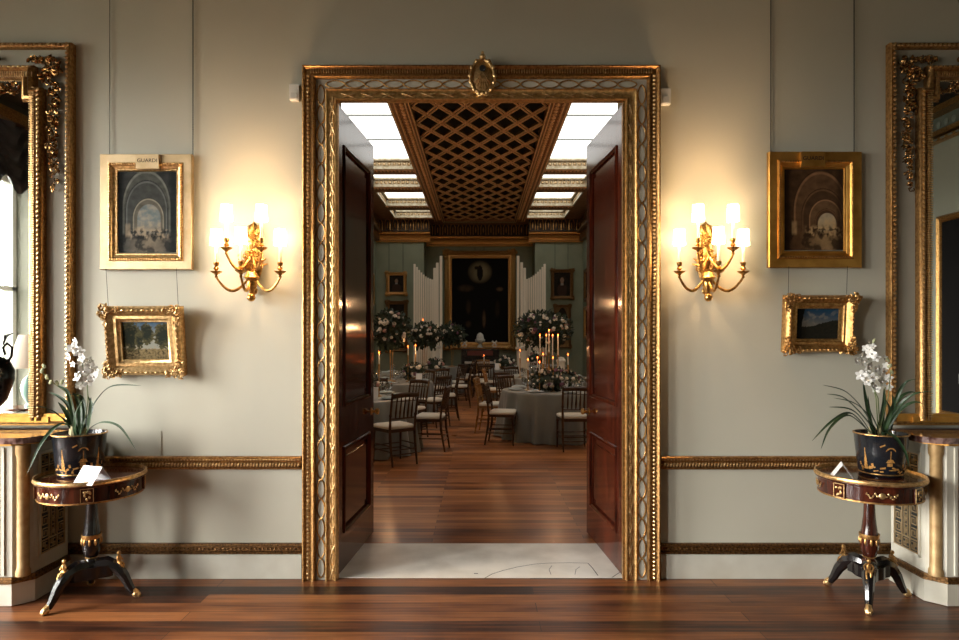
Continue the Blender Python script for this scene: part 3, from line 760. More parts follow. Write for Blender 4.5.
ornate_frame(WX(781,.02),WZ(353,.06),WX(856,.07),WZ(293.5,.10),.094,'small ornate gilt frame with a dark dusk landscape, hanging low on the right wall',G_old,paint_dusk,R(4),4,[(WX(786),WZ(267)),(WX(844),WZ(267))],size=.012,corner=1.3)

# ------------------------------------------------------------------ sconces
SH=[]
def sconce(px,label):
    X=(px-CX)/F*WY
    t=thing('wall_sconce',label,'wall light',(X,WY,0))
    rnd=random.Random(int(px))
    b=MB()
    b.lathe([(0,1.87),(.022,1.885),(.026,1.91),(.012,1.925),(.018,1.95),(.040,1.985),(.052,2.03),(.060,2.09),(.050,2.15),(.045,2.22),(.052,2.29),(.036,2.33),(.012,2.345),(0,2.36)],(0,-.022,0),16,1,.38)
    b.ball((0,-.07,1.855),.028,10,8); b.lathe([(.014,1.875),(.02,1.90),(.035,1.93),(.03,1.96),(.05,1.985),(.03,2.02)],(0,-.06,0),14)
    for i in range(9):
        a=-1.5+i*.375; b.tube([(0,-.03,2.02),(sin(a)*.055,-.055,2.06+cos(a)*.05),(sin(a)*.095,-.035,2.07+cos(a)*.10)],[.006,.012,.004],6)
    for i in range(5):
        a=-1.2+i*.6; b.tube([(0,-.03,2.22),(sin(a)*.035,-.045,2.27),(sin(a)*.055,-.03,2.27+cos(a)*.075)],[.005,.009,.003],6)
    b.build('backplate',G_brass,t)
    b=MB(); carve(b,0,-.04,2.09,.075,.09,46,.012,rnd,.03); carve(b,0,-.04,2.24,.04,.07,22,.010,rnd,.02); b.build('foliage_mount',G_brass,t)
    arms=[(-.205,-.125,2.01),(.205,-.125,2.01),(0,-.25,2.003),(-.11,-.20,2.152),(.11,-.20,2.152)]
    for (x,y,z) in arms:
        zb=1.965 if z<2.1 else 2.10
        b=MB(); n=12; pts=[]
        sx,sy,sz=0,-.05,zb+.04
        for i in range(n):
            q=i/(n-1)
            pts.append((sx+(x-sx)*(q**.85),sy+(y-sy)*(q**.85),sz+(z-.03-sz)*q-.105*sin(pi*q)**.9*(1-.15*q)))
        b.tube(pts,[.011-.004*abs(2*i/(n-1)-1) for i in range(n)],7)
        b.lathe([(.006,-.035),(.012,-.028),(.007,-.018),(.014,-.008),(.008,.0)],(x,y,z),10)
        arm=b.build('arm',G_brass,t)
        b=MB(); b.lathe([(.008,-.004),(.020,-.006),(.036,.006),(.038,.010),(.030,.009),(.012,.006),(.009,.016),(.018,.026),(.013,.034),(.008,.040),(.016,.052),(.018,.066),(.011,.070)],(x,y,z),16); b.build('drip_pan',G_brass,arm)
        b=MB(); b.lathe([(.009,.066),(.009,.20),(.004,.21),(0,.215)],(x,y,z),10); b.build('candle_tube',M_candle,arm)
        zs=z+.175
        b=MB(); q=[(.040,0),(.0375,.03),(.0355,.06),(.034,.105)]; b.lathe(q,(x,y,zs),24,cap=False); sh=b.build('lamp_shade',M_shade,arm)
        b=MB()
        for (r,zz) in ((.0408,0),(.0348,.105)): b.tube([(x+cos(a*pi/12)*r,y+sin(a*pi/12)*r,zs+zz) for a in range(24)],.0018,5,closed=True)
        b.build('shade_trim',G_amber,sh)
        SH.append((X+x,WY+y,zs+.055))
sconce(255,'five arm gilt wall sconce with lit shades, left of the doorway')
sconce(704.5,'five arm gilt wall sconce with lit shades, right of the doorway')

# ------------------------------------------------------------------ side tables
def side_table(cx,cy,label,bright):
    t=thing('pedestal_table',label,'table',(cx,cy,0))
    r=.292
    MB().lathe([(0,.737),(r,.737),(r+.004,.742),(r+.004,.750),(r,.755),(0,.755)],seg=48).build('table_top',M_table,t)
    b=MB(); b.lathe([(r-.004,.750),(r+.008,.750),(r+.010,.757),(r+.006,.760),(r+.004,.768),(r+.007,.773),(r-.002,.774),(r-.004,.764),(r-.004,.750)],seg=60,cap=False)
    b.build('brass_gallery',G_bright,t)
    b=MB(); b.lathe([(0,.645),(r-.018,.645),(r-.014,.650),(r-.014,.738),(0,.738)],seg=48); ap=b.build('apron',M_table,t)
    for k in range(8):
        a=k*pi/4+R(22)+.08; m=MB(); w=.075
        m.m=Matrix.Rotation(a,4,'Z')@Matrix.Translation((0,-(r-.012),0))
        m.box((0,-.0,.693),(.014*5,.012,.086)) if k%2==0 else None
        mm=MB(); mm.m=m.m; rnd=random.Random(k)
        if k%2==0:
            m.build('apron_block',M_table,ap,smooth=False)
            for i in range(10): mm.ball((rnd.uniform(-.022,.022),-.009,.693+rnd.uniform(-.026,.026)),(.009,.004,.006),6,4,Matrix.Rotation(rnd.uniform(0,3),4,'Y'))
            mm.frame(-.033,.652,.033,.734,[(0,0),(0,.003),(.003,.003),(.003,0)],-.006)
        else:
            mm.ball((0,-.004,.693),(.018,.006,.018),10,6)
            for sg in (-1,1):
                for i in range(6): mm.ball((sg*(.022+.011*i),-.003+.002*i*.6,.690+.012*sin(i*1.6)),(.009,.004,.005),6,4,Matrix.Rotation(i,4,'Y'))
        mm.build('ormolu_mount',G_bright,ap)
    b=MB(); b.lathe([(r-.016,.643),(r-.010,.643),(r-.010,.652),(r-.016,.652)],seg=48,cap=False); b.build('brass_stringing',G_old,ap)
    b=MB(); b.lathe([(.05,.645),(.045,.62),(.030,.60),(.030,.59),(.034,.50),(.044,.42),(.048,.40),(.05,.385),(.052,.37),(.050,.31),(.036,.265),(.030,.255),(.045,.235),(.045,.20),(.03,.16),(.0,.15)],seg=20); pe=b.build('pedestal',M_table if bright else M_ebony,t)
    b=MB(); b.lathe([(.046,.398),(.056,.402),(.056,.392),(.052,.375)],seg=24,cap=False)
    for k in range(10):
        a=k*2*pi/10; b.ball((cos(a)*.050,sin(a)*.050,.358),(.009,.009,.022),6,5)
    b.lathe([(.032,.268),(.038,.262),(.032,.254)],seg=20,cap=False); b.build('gilt_collar',G_old,pe)
    b=MB(); pts=[]
    for k in range(24):
        a=2*pi*k/24; rr=.085+.045*max(0,cos(3*(a-R(2))))
        pts.append((cos(a)*rr,sin(a)*rr))
    b.prism(pts,.145,.215); b.build('base_shadow_block',M_ebony,t,smooth=False)  # dark block added to stand for the shadow between the legs
    for k,a in enumerate((R(8),R(122),R(238))):
        d=Vector((cos(a),sin(a),0))
        pts=[d*.03+Vector((0,0,.205)),d*.09+Vector((0,0,.215)),d*.14+Vector((0,0,.195)),d*.185+Vector((0,0,.135)),d*.215+Vector((0,0,.072)),d*.238+Vector((0,0,.036)),d*.255+Vector((0,0,.03))]
        b=MB(); b.tube(pts,[.042,.042,.036,.029,.023,.019,.014],8,flat=1.1); lg=b.build('leg',M_ebony,t)
        b=MB(); q=d*.255; b.ball((q.x,q.y,.022),(.024,.024,.021),8,6)
        b.tube([d*.205+Vector((0,0,.078)),d*.235+Vector((0,0,.045)),d*.265+Vector((0,0,.028))],[.012,.019,.014],7)
        for j in(-1,0,1):
            e=Matrix.Rotation(j*.45,4,'Z')@d; b.ball((q.x+e.x*.018,q.y+e.y*.018,.014),(.010,.010,.013),6,5)
        b.build('gilt_paw',G_bright,lg)
        b=MB(); q=d*.155; base=.215
        b.ball((q.x,q.y,base+.025),(.014,.014,.026),8,6); b.ball((q.x,q.y,base+.062),(.012,.012,.014),8,6); b.ball((q.x+.004,q.y-.008,base),(.018,.012,.016),7,5)
        e=d.cross(Vector((0,0,1)))
        for j in (-1,1):
            b.tube([(q.x+e.x*j*.010,q.y+e.y*j*.010,base+.045),(q.x+e.x*j*.024,q.y+e.y*j*.024,base+.03),(q.x+e.x*j*.02+d.x*.015,q.y+e.y*j*.02+d.y*.015,base+.012)],[.006,.005,.004],6)
            b.tube([(q.x+e.x*j*.008,q.y+e.y*j*.008,base+.008),(q.x+d.x*.022+e.x*j*.012,q.y+d.y*.022+e.y*j*.012,base-.012),(q.x+d.x*.03+e.x*j*.01,q.y+d.y*.03,base-.035)],[.008,.007,.004],6)
        b.build('gilt_figure',G_old,lg)
side_table(-2.36,3.895,'round rosewood pedestal table with brass rim, standing before the left console',False)
side_table(2.375,3.90,'round rosewood pedestal table with brass rim, standing before the right console',True)

# ------------------------------------------------------------------ orchids
def blade(b,pts,w,droop=0):
    pts=[Vector(p) for p in pts]
    # Catmull-Rom resample
    out=[]; n=len(pts)
    for i in range(n-1):
        p0=pts[max(i-1,0)];p1=pts[i];p2=pts[i+1];p3=pts[min(i+2,n-1)]
        for k in range(6):
            t=k/6; out.append(.5*((2*p1)+(p2-p0)*t+(2*p0-5*p1+4*p2-p3)*t*t+(3*p1-p0-3*p2+p3)*t**3))
    out.append(pts[-1]); m=len(out); vs=[];fs=[]
    for i,p in enumerate(out):
        t=(out[min(i+1,m-1)]-out[max(i-1,0)]).normalized(); s=t.cross(Vector((0,-.6,.8)))
        if s.length<.1: s=t.cross(Vector((1,0,0)))
        s.normalize(); nn=s.cross(t).normalized()
        q=i/(m-1); ww=w*min(1,(.45+q*2.2))*(1-max(0,(q-.55)/.45)**1.7)+.0006
        vs+=[p-s*ww,p-nn*ww*.35,p+s*ww,p-nn*(ww*.35+.0008)]
    for i in range(m-1):
        a=i*4
        fs+=[(a,a+1,a+5,a+4),(a+1,a+2,a+6,a+5),(a+2,a+3,a+7,a+6),(a+3,a,a+4,a+7)]
    b.add(vs,fs)
def petal_flower(b,c,s,rnd):
    c=Vector(c); fz=Vector((rnd.uniform(-.7,.7),-1,rnd.uniform(-.3,.6))).normalized(); ax=fz.orthogonal().normalized(); ay=fz.cross(ax)
    for k in range(5):
        a=k*2*pi/5+rnd.uniform(-.2,.2); d=ax*cos(a)+ay*sin(a); e=fz.cross(d)
        p=[c,c+d*s*.5+e*s*.42+fz*s*.05,c+d*s*.95+e*s*.25+fz*s*.22,c+d*s*1.12+fz*s*.25,c+d*s*.95-e*s*.25+fz*s*.22,c+d*s*.5-e*s*.42+fz*s*.05,c+d*s*.5+fz*s*.16]
        b.add(p,[(0,1,6),(1,2,6),(2,3,6),(3,4,6),(4,5,6),(5,0,6)])
    b.ball(tuple(c+fz*s*.25),(s*.22,s*.22,s*.22),6,5)
def orchid(cx,cy,label,leaves,spikes,buds,tilt,decor,seed):
    rnd=random.Random(seed); zb=.7575
    t=thing('potted_orchid',label,'potted plant',(cx,cy,zb))
    rp=.1465; hp=.252
    b=MB(); b.lathe([(0,0),(.118,0),(.120,.008),(.116,.012),(.124,.03),(.138,.15),(rp,.240),(rp+.005,.246),(rp+.005,hp),(rp-.004,hp),(rp-.010,.22),(0,.22)],seg=40); pot=b.build('pot',M_lacquer,t)
    b=MB(); b.lathe([(rp+.003,.247),(rp+.0065,.248),(rp+.0055,.2535),(rp-.004,.254)],seg=40,cap=False); b.lathe([(.1205,.010),(.1225,.013),(.121,.018)],seg=40,cap=False); b.build('gilt_rim',G_old,pot)
    b=MB()
    def rad(z): return .124+(z-.03)*(.1465-.124)/.21+.0012
    def patch(a0,z0,da,dz,rz=0,tap=0):
        vs=[];
        for (i,j) in ((-1,-1),(0,-1),(1,-1),(1,1),(0,1),(-1,1)):
            k=1-tap if j>0 else 1
            u=i*da/2*k; v=j*dz/2; uu=u*cos(rz)-v*sin(rz); vv=u*sin(rz)+v*cos(rz); z=z0+vv; r=rad(z); a=a0+uu/r
            vs.append((sin(a)*r,-cos(a)*r,z))
        b.add(vs,[(0,1,4,5),(1,2,3,4)])
    for (a0,kind) in decor:
        if kind=='pagoda':
            for i in range(5): patch(a0,.045+i*.021,.036-.006*i,.007,0,.4); patch(a0,.055+i*.021,.022-.004*i,.013)
            patch(a0,.155,.004,.03)
            for sg in (-1,1): patch(a0+sg*.2,.05,.018,.012,.4*sg); patch(a0+sg*.3,.07,.012,.020,.2)
        else:
            patch(a0,.10,.05,.020,0,.5); patch(a0-.02,.078,.03,.02); patch(a0,.135,.006,.05)
            for i in range(7):
                q=-1.3+i*.43; patch(a0+sin(q)*.13,.165+cos(q)*.012,.026,.005,-q*.6)
            patch(a0-.30,.055,.03,.010,.2); patch(a0+.28,.05,.036,.012,-.1); patch(a0+.1,.045,.04,.006)
            patch(a0-.32,.19,.03,.008,.5)
    for i in range(22): patch(rnd.uniform(-1.5,1.5),rnd.uniform(.03,.06),rnd.uniform(.008,.03),rnd.uniform(.004,.01),rnd.uniform(-.6,.6))
    b.build('gilt_chinoiserie',M_chinois,pot)
    MB().lathe([(0,.235),(.06,.238),(rp-.010,.228),(rp-.010,.219)],seg=24).build('soil',M_soil,t)
    for (pts,w) in leaves:
        b=MB(); L=[]
        for (px,py,Y) in pts:
            p=P(px,py,Y); L.append((p[0]-cx,p[1]-cy,p[2]-zb))
        root=Vector((L[0][0]*.6,L[0][1]*.6,.235)); blade(b,[root]+L,w); b.build('leaf',M_leaf,t)
    for (stem,flowers) in spikes:
        b=MB(); L=[]
        for (px,py,Y) in stem: p=P(px,py,Y); L.append((p[0]-cx,p[1]-cy,p[2]-zb))
        b.tube(L,[.0035]*(len(L)-1)+[.002],6); st=b.build('flower_stem',M_stem,t)
        for (px,py,Y,s) in flowers:
            p=P(px,py,Y); b=MB(); petal_flower(b,(p[0]-cx,p[1]-cy,p[2]-zb),s*1.15,rnd); b.build('flower',M_petal,st,ang=60)
    for (stem,bl) in buds:
        b=MB(); L=[]
        for (px,py,Y) in stem: p=P(px,py,Y); L.append((p[0]-cx,p[1]-cy,p[2]-zb))
        b.tube(L,.0028,6); st=b.build('flower_stem',M_stem,t)
        for (px,py,Y) in bl:
            p=P(px,py,Y); b=MB(); b.ball((p[0]-cx,p[1]-cy,p[2]-zb),(.010,.010,.017),7,6,Matrix.Rotation(rnd.uniform(-.6,.6),4,'Y')); b.build('bud',M_bud,st)
    b=MB()
    for (dx,dy,h_) in ((-.02,-.03,.07),(.035,-.02,.055),(-.05,.01,.05),(.0,.03,.05)):
        b.tube([(dx,dy,.225),(dx*1.1,dy,.25),(dx*1.2,dy,.235+h_)],[.014,.017,.008],7)
    b.build('bulb',mat('pale_bulb',(.45,.40,.22),.6),t)
oy=3.93
lv=[([(82,428,3.9),(96,400,3.85),(112,386,3.75),(141,385.5,3.65)],.011),
    ([(90,428,3.9),(103,422,3.8),(120,427,3.7),(136,450,3.62)],.008),
    ([(76,428,3.9),(60,424,3.8),(42,442,3.68),(27,474,3.62)],.013),
    ([(70,426,3.9),(60,416,3.85),(47,408,3.75),(31,406,3.7)],.009),
    ([(72,425,3.92),(66,412,3.9),(58,402,3.9)],.014),
    ([(75,425,3.9),(71,404,3.92),(66,390,3.92),(54,384,3.95)],.011),
    ([(80,425,3.88),(79,405,3.88),(73,392,3.86)],.014),
    ([(84,425,3.9),(84,408,3.9),(80,396,3.9),(66,394,3.85)],.012),
    ([(88,427,3.86),(90,410,3.84),(91,397,3.84)],.014),
    ([(85,427,3.92),(92,408,3.95),(88,396,3.98)],.010),
    ([(74,428,3.86),(76,412,3.84),(84,398,3.8)],.012),
    ([(78,428,3.94),(68,405,3.97),(58,396,4.0),(48,392,4.05)],.010)]
sp=[([(84,428,3.9),(88,400,3.9),(87,378,3.9),(76,350,3.9)],[(73,348,3.88,.030),(79,352,3.86,.029),(69,356,3.9,.026),(76,342,3.9,.024),(82,358,3.88,.024),(84,372,3.85,.031),(78,377,3.84,.028),(91,368,3.88,.029),(94,377,3.86,.026),(88,381,3.84,.028),(82,364,3.9,.025),(89,361,3.92,.022),(96,370,3.9,.022),(80,386,3.86,.022),(73,364,3.92,.018)])]
bu=[([(78,428,3.92),(70,395,3.9),(52,382,3.86),(41,371,3.84)],[(42,371,3.84),(47,377,3.84),(51,382,3.84),(57,383,3.86),(62,382,3.86),(44,366,3.85)])]
orchid(-2.455,oy,'white orchid in a black lacquered pot with gilt pagodas, on the left pedestal table',lv,sp,bu,0,[(-.15,'pagoda'),(1.35,'pagoda'),(.7,'palm')],1)
rv=[([(875,428,3.92),(860,405,3.85),(845,391,3.75),(823,385,3.68)],.011),
    ([(873,428,3.9),(858,410,3.85),(843,397,3.8),(827,394,3.75)],.010),
    ([(874,428,3.88),(866,412,3.85),(852,402,3.8),(834,398,3.78)],.008),
    ([(870,430,3.88),(858,414,3.8),(846,408,3.75),(829,407,3.7)],.010),
    ([(868,430,3.86),(851,413,3.78),(832,421,3.68),(812,441,3.6)],.009),
    ([(868,430,3.86),(848,415,3.78),(830,428,3.68),(821,449,3.62)],.008),
    ([(884,428,3.92),(895,402,3.95),(905,383,3.92),(917,379,3.88)],.010),
    ([(886,428,3.9),(898,407,3.88),(914,394,3.82),(934,391,3.78)],.010),
    ([(888,428,3.88),(900,410,3.85),(914,402,3.82),(926,405,3.8)],.010),
    ([(886,428,3.92),(896,402,4.0),(910,392,4.02),(922,396,4.02)],.009),
    ([(872,428,3.92),(866,400,3.94),(863,380,3.94)],.013),
    ([(880,428,3.9),(884,404,3.92),(884,388,3.94)],.013),
    ([(884,430,3.84),(890,412,3.8),(886,400,3.8)],.014),
    ([(878,428,3.86),(870,410,3.82),(868,396,3.8)],.011),
    ([(884,432,3.82),(895,437,3.72),(905,452,3.66),(909,466,3.64)],.012),
    ([(890,428,3.9),(894,408,3.9),(892,394,3.92)],.012)]
rs=[([(878,428,3.9),(876,398,3.9),(869,370,3.9),(868,342,3.9)],[(861,356,3.9,.022),(866,348,3.88,.021),(871,354,3.86,.026),(864,362,3.87,.028),(869,366,3.85,.024),(876,358,3.9,.022),(873,346,3.92,.016),(868,342,3.9,.015),(877,369,3.88,.025),(872,378,3.86,.027),(866,372,3.88,.023)]),
    ([(880,428,3.88),(878,398,3.86),(872,385,3.85),(862,370,3.84)],[(857,361,3.84,.021),(861,375,3.82,.028),(867,382,3.82,.024),(873,386,3.84,.022)]),
    ([(884,428,3.92),(884,400,3.94),(886,378,3.95)],[(882,372,3.93,.025),(886,366,3.94,.020),(888,378,3.93,.024),(882,382,3.9,.027),(876,389,3.9,.022),(889,387,3.93,.020),(885,358,3.95,.016)])]
orchid(2.465,oy,'white orchid in a black lacquered pot with gilt palms, on the right pedestal table',rv,rs,[([(880,428,3.86),(888,398,3.88),(891,370,3.9)],[(888,360,3.92),(892,372,3.92),(874,341,3.9),(890,366,3.92)])],0,[(-.18,'palm'),(.8,'pagoda'),(-1.2,'pagoda')],2)

# tent cards
def tent(cx,cy,w,h,d,rz,label):
    t=thing('place_card',label,'card',(cx,cy,.7565),rz)
    b=MB()
    for s in (-1,1):
        b.add([(-w/2,s*d,0),(w/2,s*d,0),(w/2,0,h),(-w/2,0,h),(-w/2,s*d-s*.0015,0),(w/2,s*d-s*.0015,0),(w/2,0,h-.002),(-w/2,0,h-.002)],[(0,1,2,3),(4,7,6,5),(0,4,5,1),(0,3,7,4),(1,5,6,2)])
    b.build('folded_card',M_card,t,smooth=False)
    b=MB(); rnd=random.Random(4)
    for (z,n,wd) in ((.75,1,.05),(.44,9,.75),(.30,7,.55)):
        for i in range(n):
            x=(-.5+(i+.5)/n)*w*wd; y=-d*(1-z)-.0006; ln=w*wd/n*.7
            b.add([(x-ln/2,y-.0004,z*h),(x+ln/2,y-.0004,z*h),(x+ln/2,y-.0004,z*h+.0012),(x-ln/2,y-.0004,z*h+.0012)],[(0,1,2,3)])
    b.build('faint_lettering',M_ink,t,smooth=False)
tent(-2.235,3.70,.145,.095,.068,R(-19),'white folded card in front of the orchid pot on the left table')
tent(2.175,3.84,.13,.085,.058,R(64),'white folded card seen edge on, left of the orchid pot on the right table')

# ------------------------------------------------------------------ things the mirrors reflect
for i,(y0,y1) in enumerate(WIN):  # the second window is out of view, added for more daylight
    o=bpy.data.objects.new('window_%d'%((1,2,19)[i]),None); COL.objects.link(o); o['kind']='structure'
    b=MB(); X=-AX-.20
    b.bb(X-.03,X+.03,y0,y0+.07,WZ0,WZ1); b.bb(X-.03,X+.03,y1-.07,y1,WZ0,WZ1); b.bb(X-.03,X+.03,y0,y1,WZ0,WZ0+.08); b.bb(X-.03,X+.03,y0,y1,WZ1-.08,WZ1); b.bb(X-.03,X+.03,y0,y1,2.2,2.26)
    y=(y0+y1)/2; b.bb(X-.012,X+.012,y-.012,y+.012,WZ0,WZ1)
    b.build('window_frame',M_sash,o,smooth=False)
    b=MB(); b.bb(-AX-.01,-AX+.04,y0-.12,y0,WZ0-.1,WZ1+.1); b.bb(-AX-.01,-AX+.04,y1,y1+.12,WZ0-.1,WZ1+.1); b.bb(-AX-.01,-AX+.04,y0-.12,y1+.12,WZ1,WZ1+.12); b.bb(-AX-.02,-AX+.08,y0-.12,y1+.12,WZ0-.06,WZ0); b.build('window_architrave',M_sash,o,smooth=False)
    b=MB(); b.bb(X-.004,X+.004,y0+.05,y1-.05,WZ0+.05,WZ1-.05); b.build('window_pane',M_glass,o,smooth=False)
    # swag and curtains
    t=thing('window_curtain','dark silk swag and pale curtains at the '+('middle window, reflected in the left mirror','unseen added window farthest from the left mirror','window nearest the mirror wall')[i],'curtain',(-AX+.05,(y0+y1)/2,0))
    w=(y1-y0)/2+.10
    b=MB(); n=60; m=16; vs=[];fs=[]
    for a in range(n+1):
        u=a/n; y=-w+2*w*u; sc=abs(sin(u*pi*4)); drop=.72+.20*sc+ (.25 if (u<.08 or u>.92) else 0)
        for j in range(m+1):
            v=j/m; z=4.30-drop*v; xx=.06+.12*v+.028*sin(v*28+3*sin(u*pi*4)*1.5)+.05*sin(u*pi*4)**2
            vs.append((xx,y,z))
    for a in range(n):
        for j in range(m): p=a*(m+1)+j; fs.append((p,p+1,p+m+2,p+m+1))
    b.add(vs,fs); b.build('swag',M_curt,t,ang=80)
    b=MB(); b.bb(.0,.16,-w-.05,w+.05,4.28,4.42); b.build('pelmet',G_old,t,smooth=False)
    for sg in (-1,1):
        b=MB(); n=24; vs=[];fs=[]
        for a in range(n+1):
            u=a/n; y=sg*(w-.02-.16*u); x=.07+.03*sin(u*22)
            vs+=[(x,y,.02),(x,y,4.28)]
        for a in range(n): fs.append((a*2,a*2+1,a*2+3,a*2+2))
        b.add(vs,fs); b.build('curtain',M_curtL,t,ang=80)
t=thing('reflected_lamp_table','small dark table by the left window, reflected in the left mirror','table',(-5.45,.62,0)); t.name='window_table'
b=MB(); b.lathe([(0,.72),(.30,.72),(.30,.75),(0,.75)],seg=32); b.build('table_top',M_table,t)
b=MB(); b.lathe([(.03,.72),(.03,.4),(.05,.3),(.03,.1)],seg=14); b.lathe([(.2,.0),(.2,.03),(.03,.1)],seg=20); b.build('pedestal',M_table,t)
t=thing('table_lamp','celadon lamp with a cream pleated shade, reflected in the left mirror','lamp',(-5.45,.62,.75))
MB().lathe([(0,0),(.07,0),(.07,.02),(.05,.04),(.10,.14),(.115,.24),(.09,.33),(.04,.38),(.03,.42),(0,.42)],seg=28).build('base',M_cel,t)
MB().lathe([(.008,.42),(.008,.66)],seg=8).build('stem',G_old,t)
MB().lathe([(.25,.47),(.13,.87)],seg=64,cap=False,wob=lambda q,z:1+.02*sin(q*32)).build('lamp_shade',M_pleat,t)
# right wall: cornice and picture seen in the right mirror
b=MB(); 
for (z0,z1,d) in ((4.12,4.16,.10),(4.18,4.24,.14),(4.44,4.52,.22)): b.bb(AX-d,AX,AB,WY-.001,z0,z1)
c=struct(b.build('cornice_right',G_old,smooth=False)); b=MB(); b.bb(AX-.05,AX,AB,WY-.001,4.24,4.44); struct(b.build('cornice_frieze',mat('frieze_sage',(.16,.19,.16),.7),c,smooth=False))
b=MB(); rnd=random.Random(8)
for i in range(60):
    y=AB+.1+i*(WY-AB-.2)/60; b.ball((AX-.055,y,4.34),(.012,.04,.05),7,5); b.ball((AX-.10,y,4.14),(.012,.05,.014),6,4)
struct(b.build('cornice_ornament',mat('frieze_relief',(.26,.30,.26),.7),c))
t=thing('large_painting','very large dark painting in gilt frame, seen reflected in the right mirror','painting',(AX-.004,1.30,1.86),R(90))
t.rotation_euler=(0,0,-pi/2)
b=MB(); b.frame(-1.25,-1.30,1.25,1.30,[(0,0),(0,.03),(.02,.05),(.05,.03),(.07,.04),(.085,.02),(.09,.01)]); b.build('frame',G_old,t)
canvas(t,2.34,2.44,-.02,lambda u,v:(.010,.009,.009),8)

# ------------------------------------------------------------------ gallery beyond the doors
b=MB(); b.bb(-BX-.3,-BX,FY,BY2,0,BH+.5); struct(b.build('wall_gallery_left',M_sage,smooth=False))
b=MB(); b.bb(BX,BX+.3,FY,BY2,0,BH+.5); struct(b.build('wall_gallery_right',M_sage,smooth=False))
RX0,RX1=(424-CX)/F*BY1,(535-CX)/F*BY1
b=MB(); b.bb(-BX,RX0,BY1,BY2,0,BH); b.bb(RX1,BX,BY1,BY2,0,BH); b.bb(-BX-.3,BX+.3,BY2,BY2+.3,0,BH+.5); struct(b.build('wall_gallery_end',M_sage,smooth=False))
# cornice and frieze round the end wall
def zt_(py,Y): return H-(py-CY)/F*Y
z_a,z_b=zt_(234,BY1),zt_(241.5,BY1)
for (x0,x1,yy,nm) in ((-BX,RX0,BY1,'trim_5'),(RX1,BX,BY1,'trim_6'),(RX0-.0,RX1+.0,BY2,'trim_7')):
    e=.22 if yy==BY1 else 0
    xa=x0-(0 if x0<0 and yy==BY1 else (e if yy==BY1 else 0)); xb=x1+(e if (yy==BY1 and x1<0) else 0)
    b=MB(); b.ext([(0,z_b-.03),(.06,z_b-.03),(.08,z_b+.03),(.03,z_b+.04),(.04,z_b+.12),(.10,z_a-.05),(.22,z_a-.03),(.24,z_a+.03),(.20,z_a+.05),(0,z_a+.07)],xa,xb,yy)
    c=struct(b.build(nm,G_old))
    b=MB(); b.bb(xa,xb,yy-.10,yy,z_a+.08,BH+.05); struct(b.build('frieze_band',M_frieze,c,smooth=False))
    b=MB(); n=max(2,int((xb-xa)/.26))
    for i in range(n):
        x=xa+(i+.5)*(xb-xa)/n; zc=z_a+.12
        b.tube([(x-.09,yy-.11,zc),(x-.09,yy-.11,zc+.26),(x-.05,yy-.11,zc+.38),(x,yy-.11,zc+.43),(x+.05,yy-.11,zc+.38),(x+.09,yy-.11,zc+.26),(x+.09,yy-.11,zc)],.018,5)
        b.ball((x,yy-.11,zc+.16),(.022,.02,.11),6,5)
    struct(b.build('frieze_ornament',G_old,c))
    b=MB(); n=int((xb-xa)/.07)
    for i in range(n): b.box((xa+(i+.5)*(xb-xa)/n,yy-.085,z_b+.02),(.035,.04,.05))
    struct(b.build('cornice_dentils',G_dark,c,smooth=False))
for s,nm in ((-1,'trim_8'),(1,'trim_9')):
    b=MB(); b.bb(s*BX,s*(BX-.24),FY,BY1,z_a,z_a+.06); b.bb(s*BX,s*(BX-.12),FY,BY1,z_b,z_a); c=struct(b.build(nm,G_dark,smooth=False))
    b=MB(); b.bb(s*BX,s*(BX-.10),FY,BY1,z_a+.06,BH+.05); struct(b.build('frieze_band',M_frieze,c,smooth=False))
    b=MB()
    for i in range(60):
        y=FY+.2+i*.285; zc=z_a+.12
        b.tube([(s*(BX-.11),y-.09,zc),(s*(BX-.11),y-.09,zc+.3),(s*(BX-.11),y,zc+.43),(s*(BX-.11),y+.09,zc+.3),(s*(BX-.11),y+.09,zc)],.012,4)
    struct(b.build('frieze_ornament',G_dark,c))
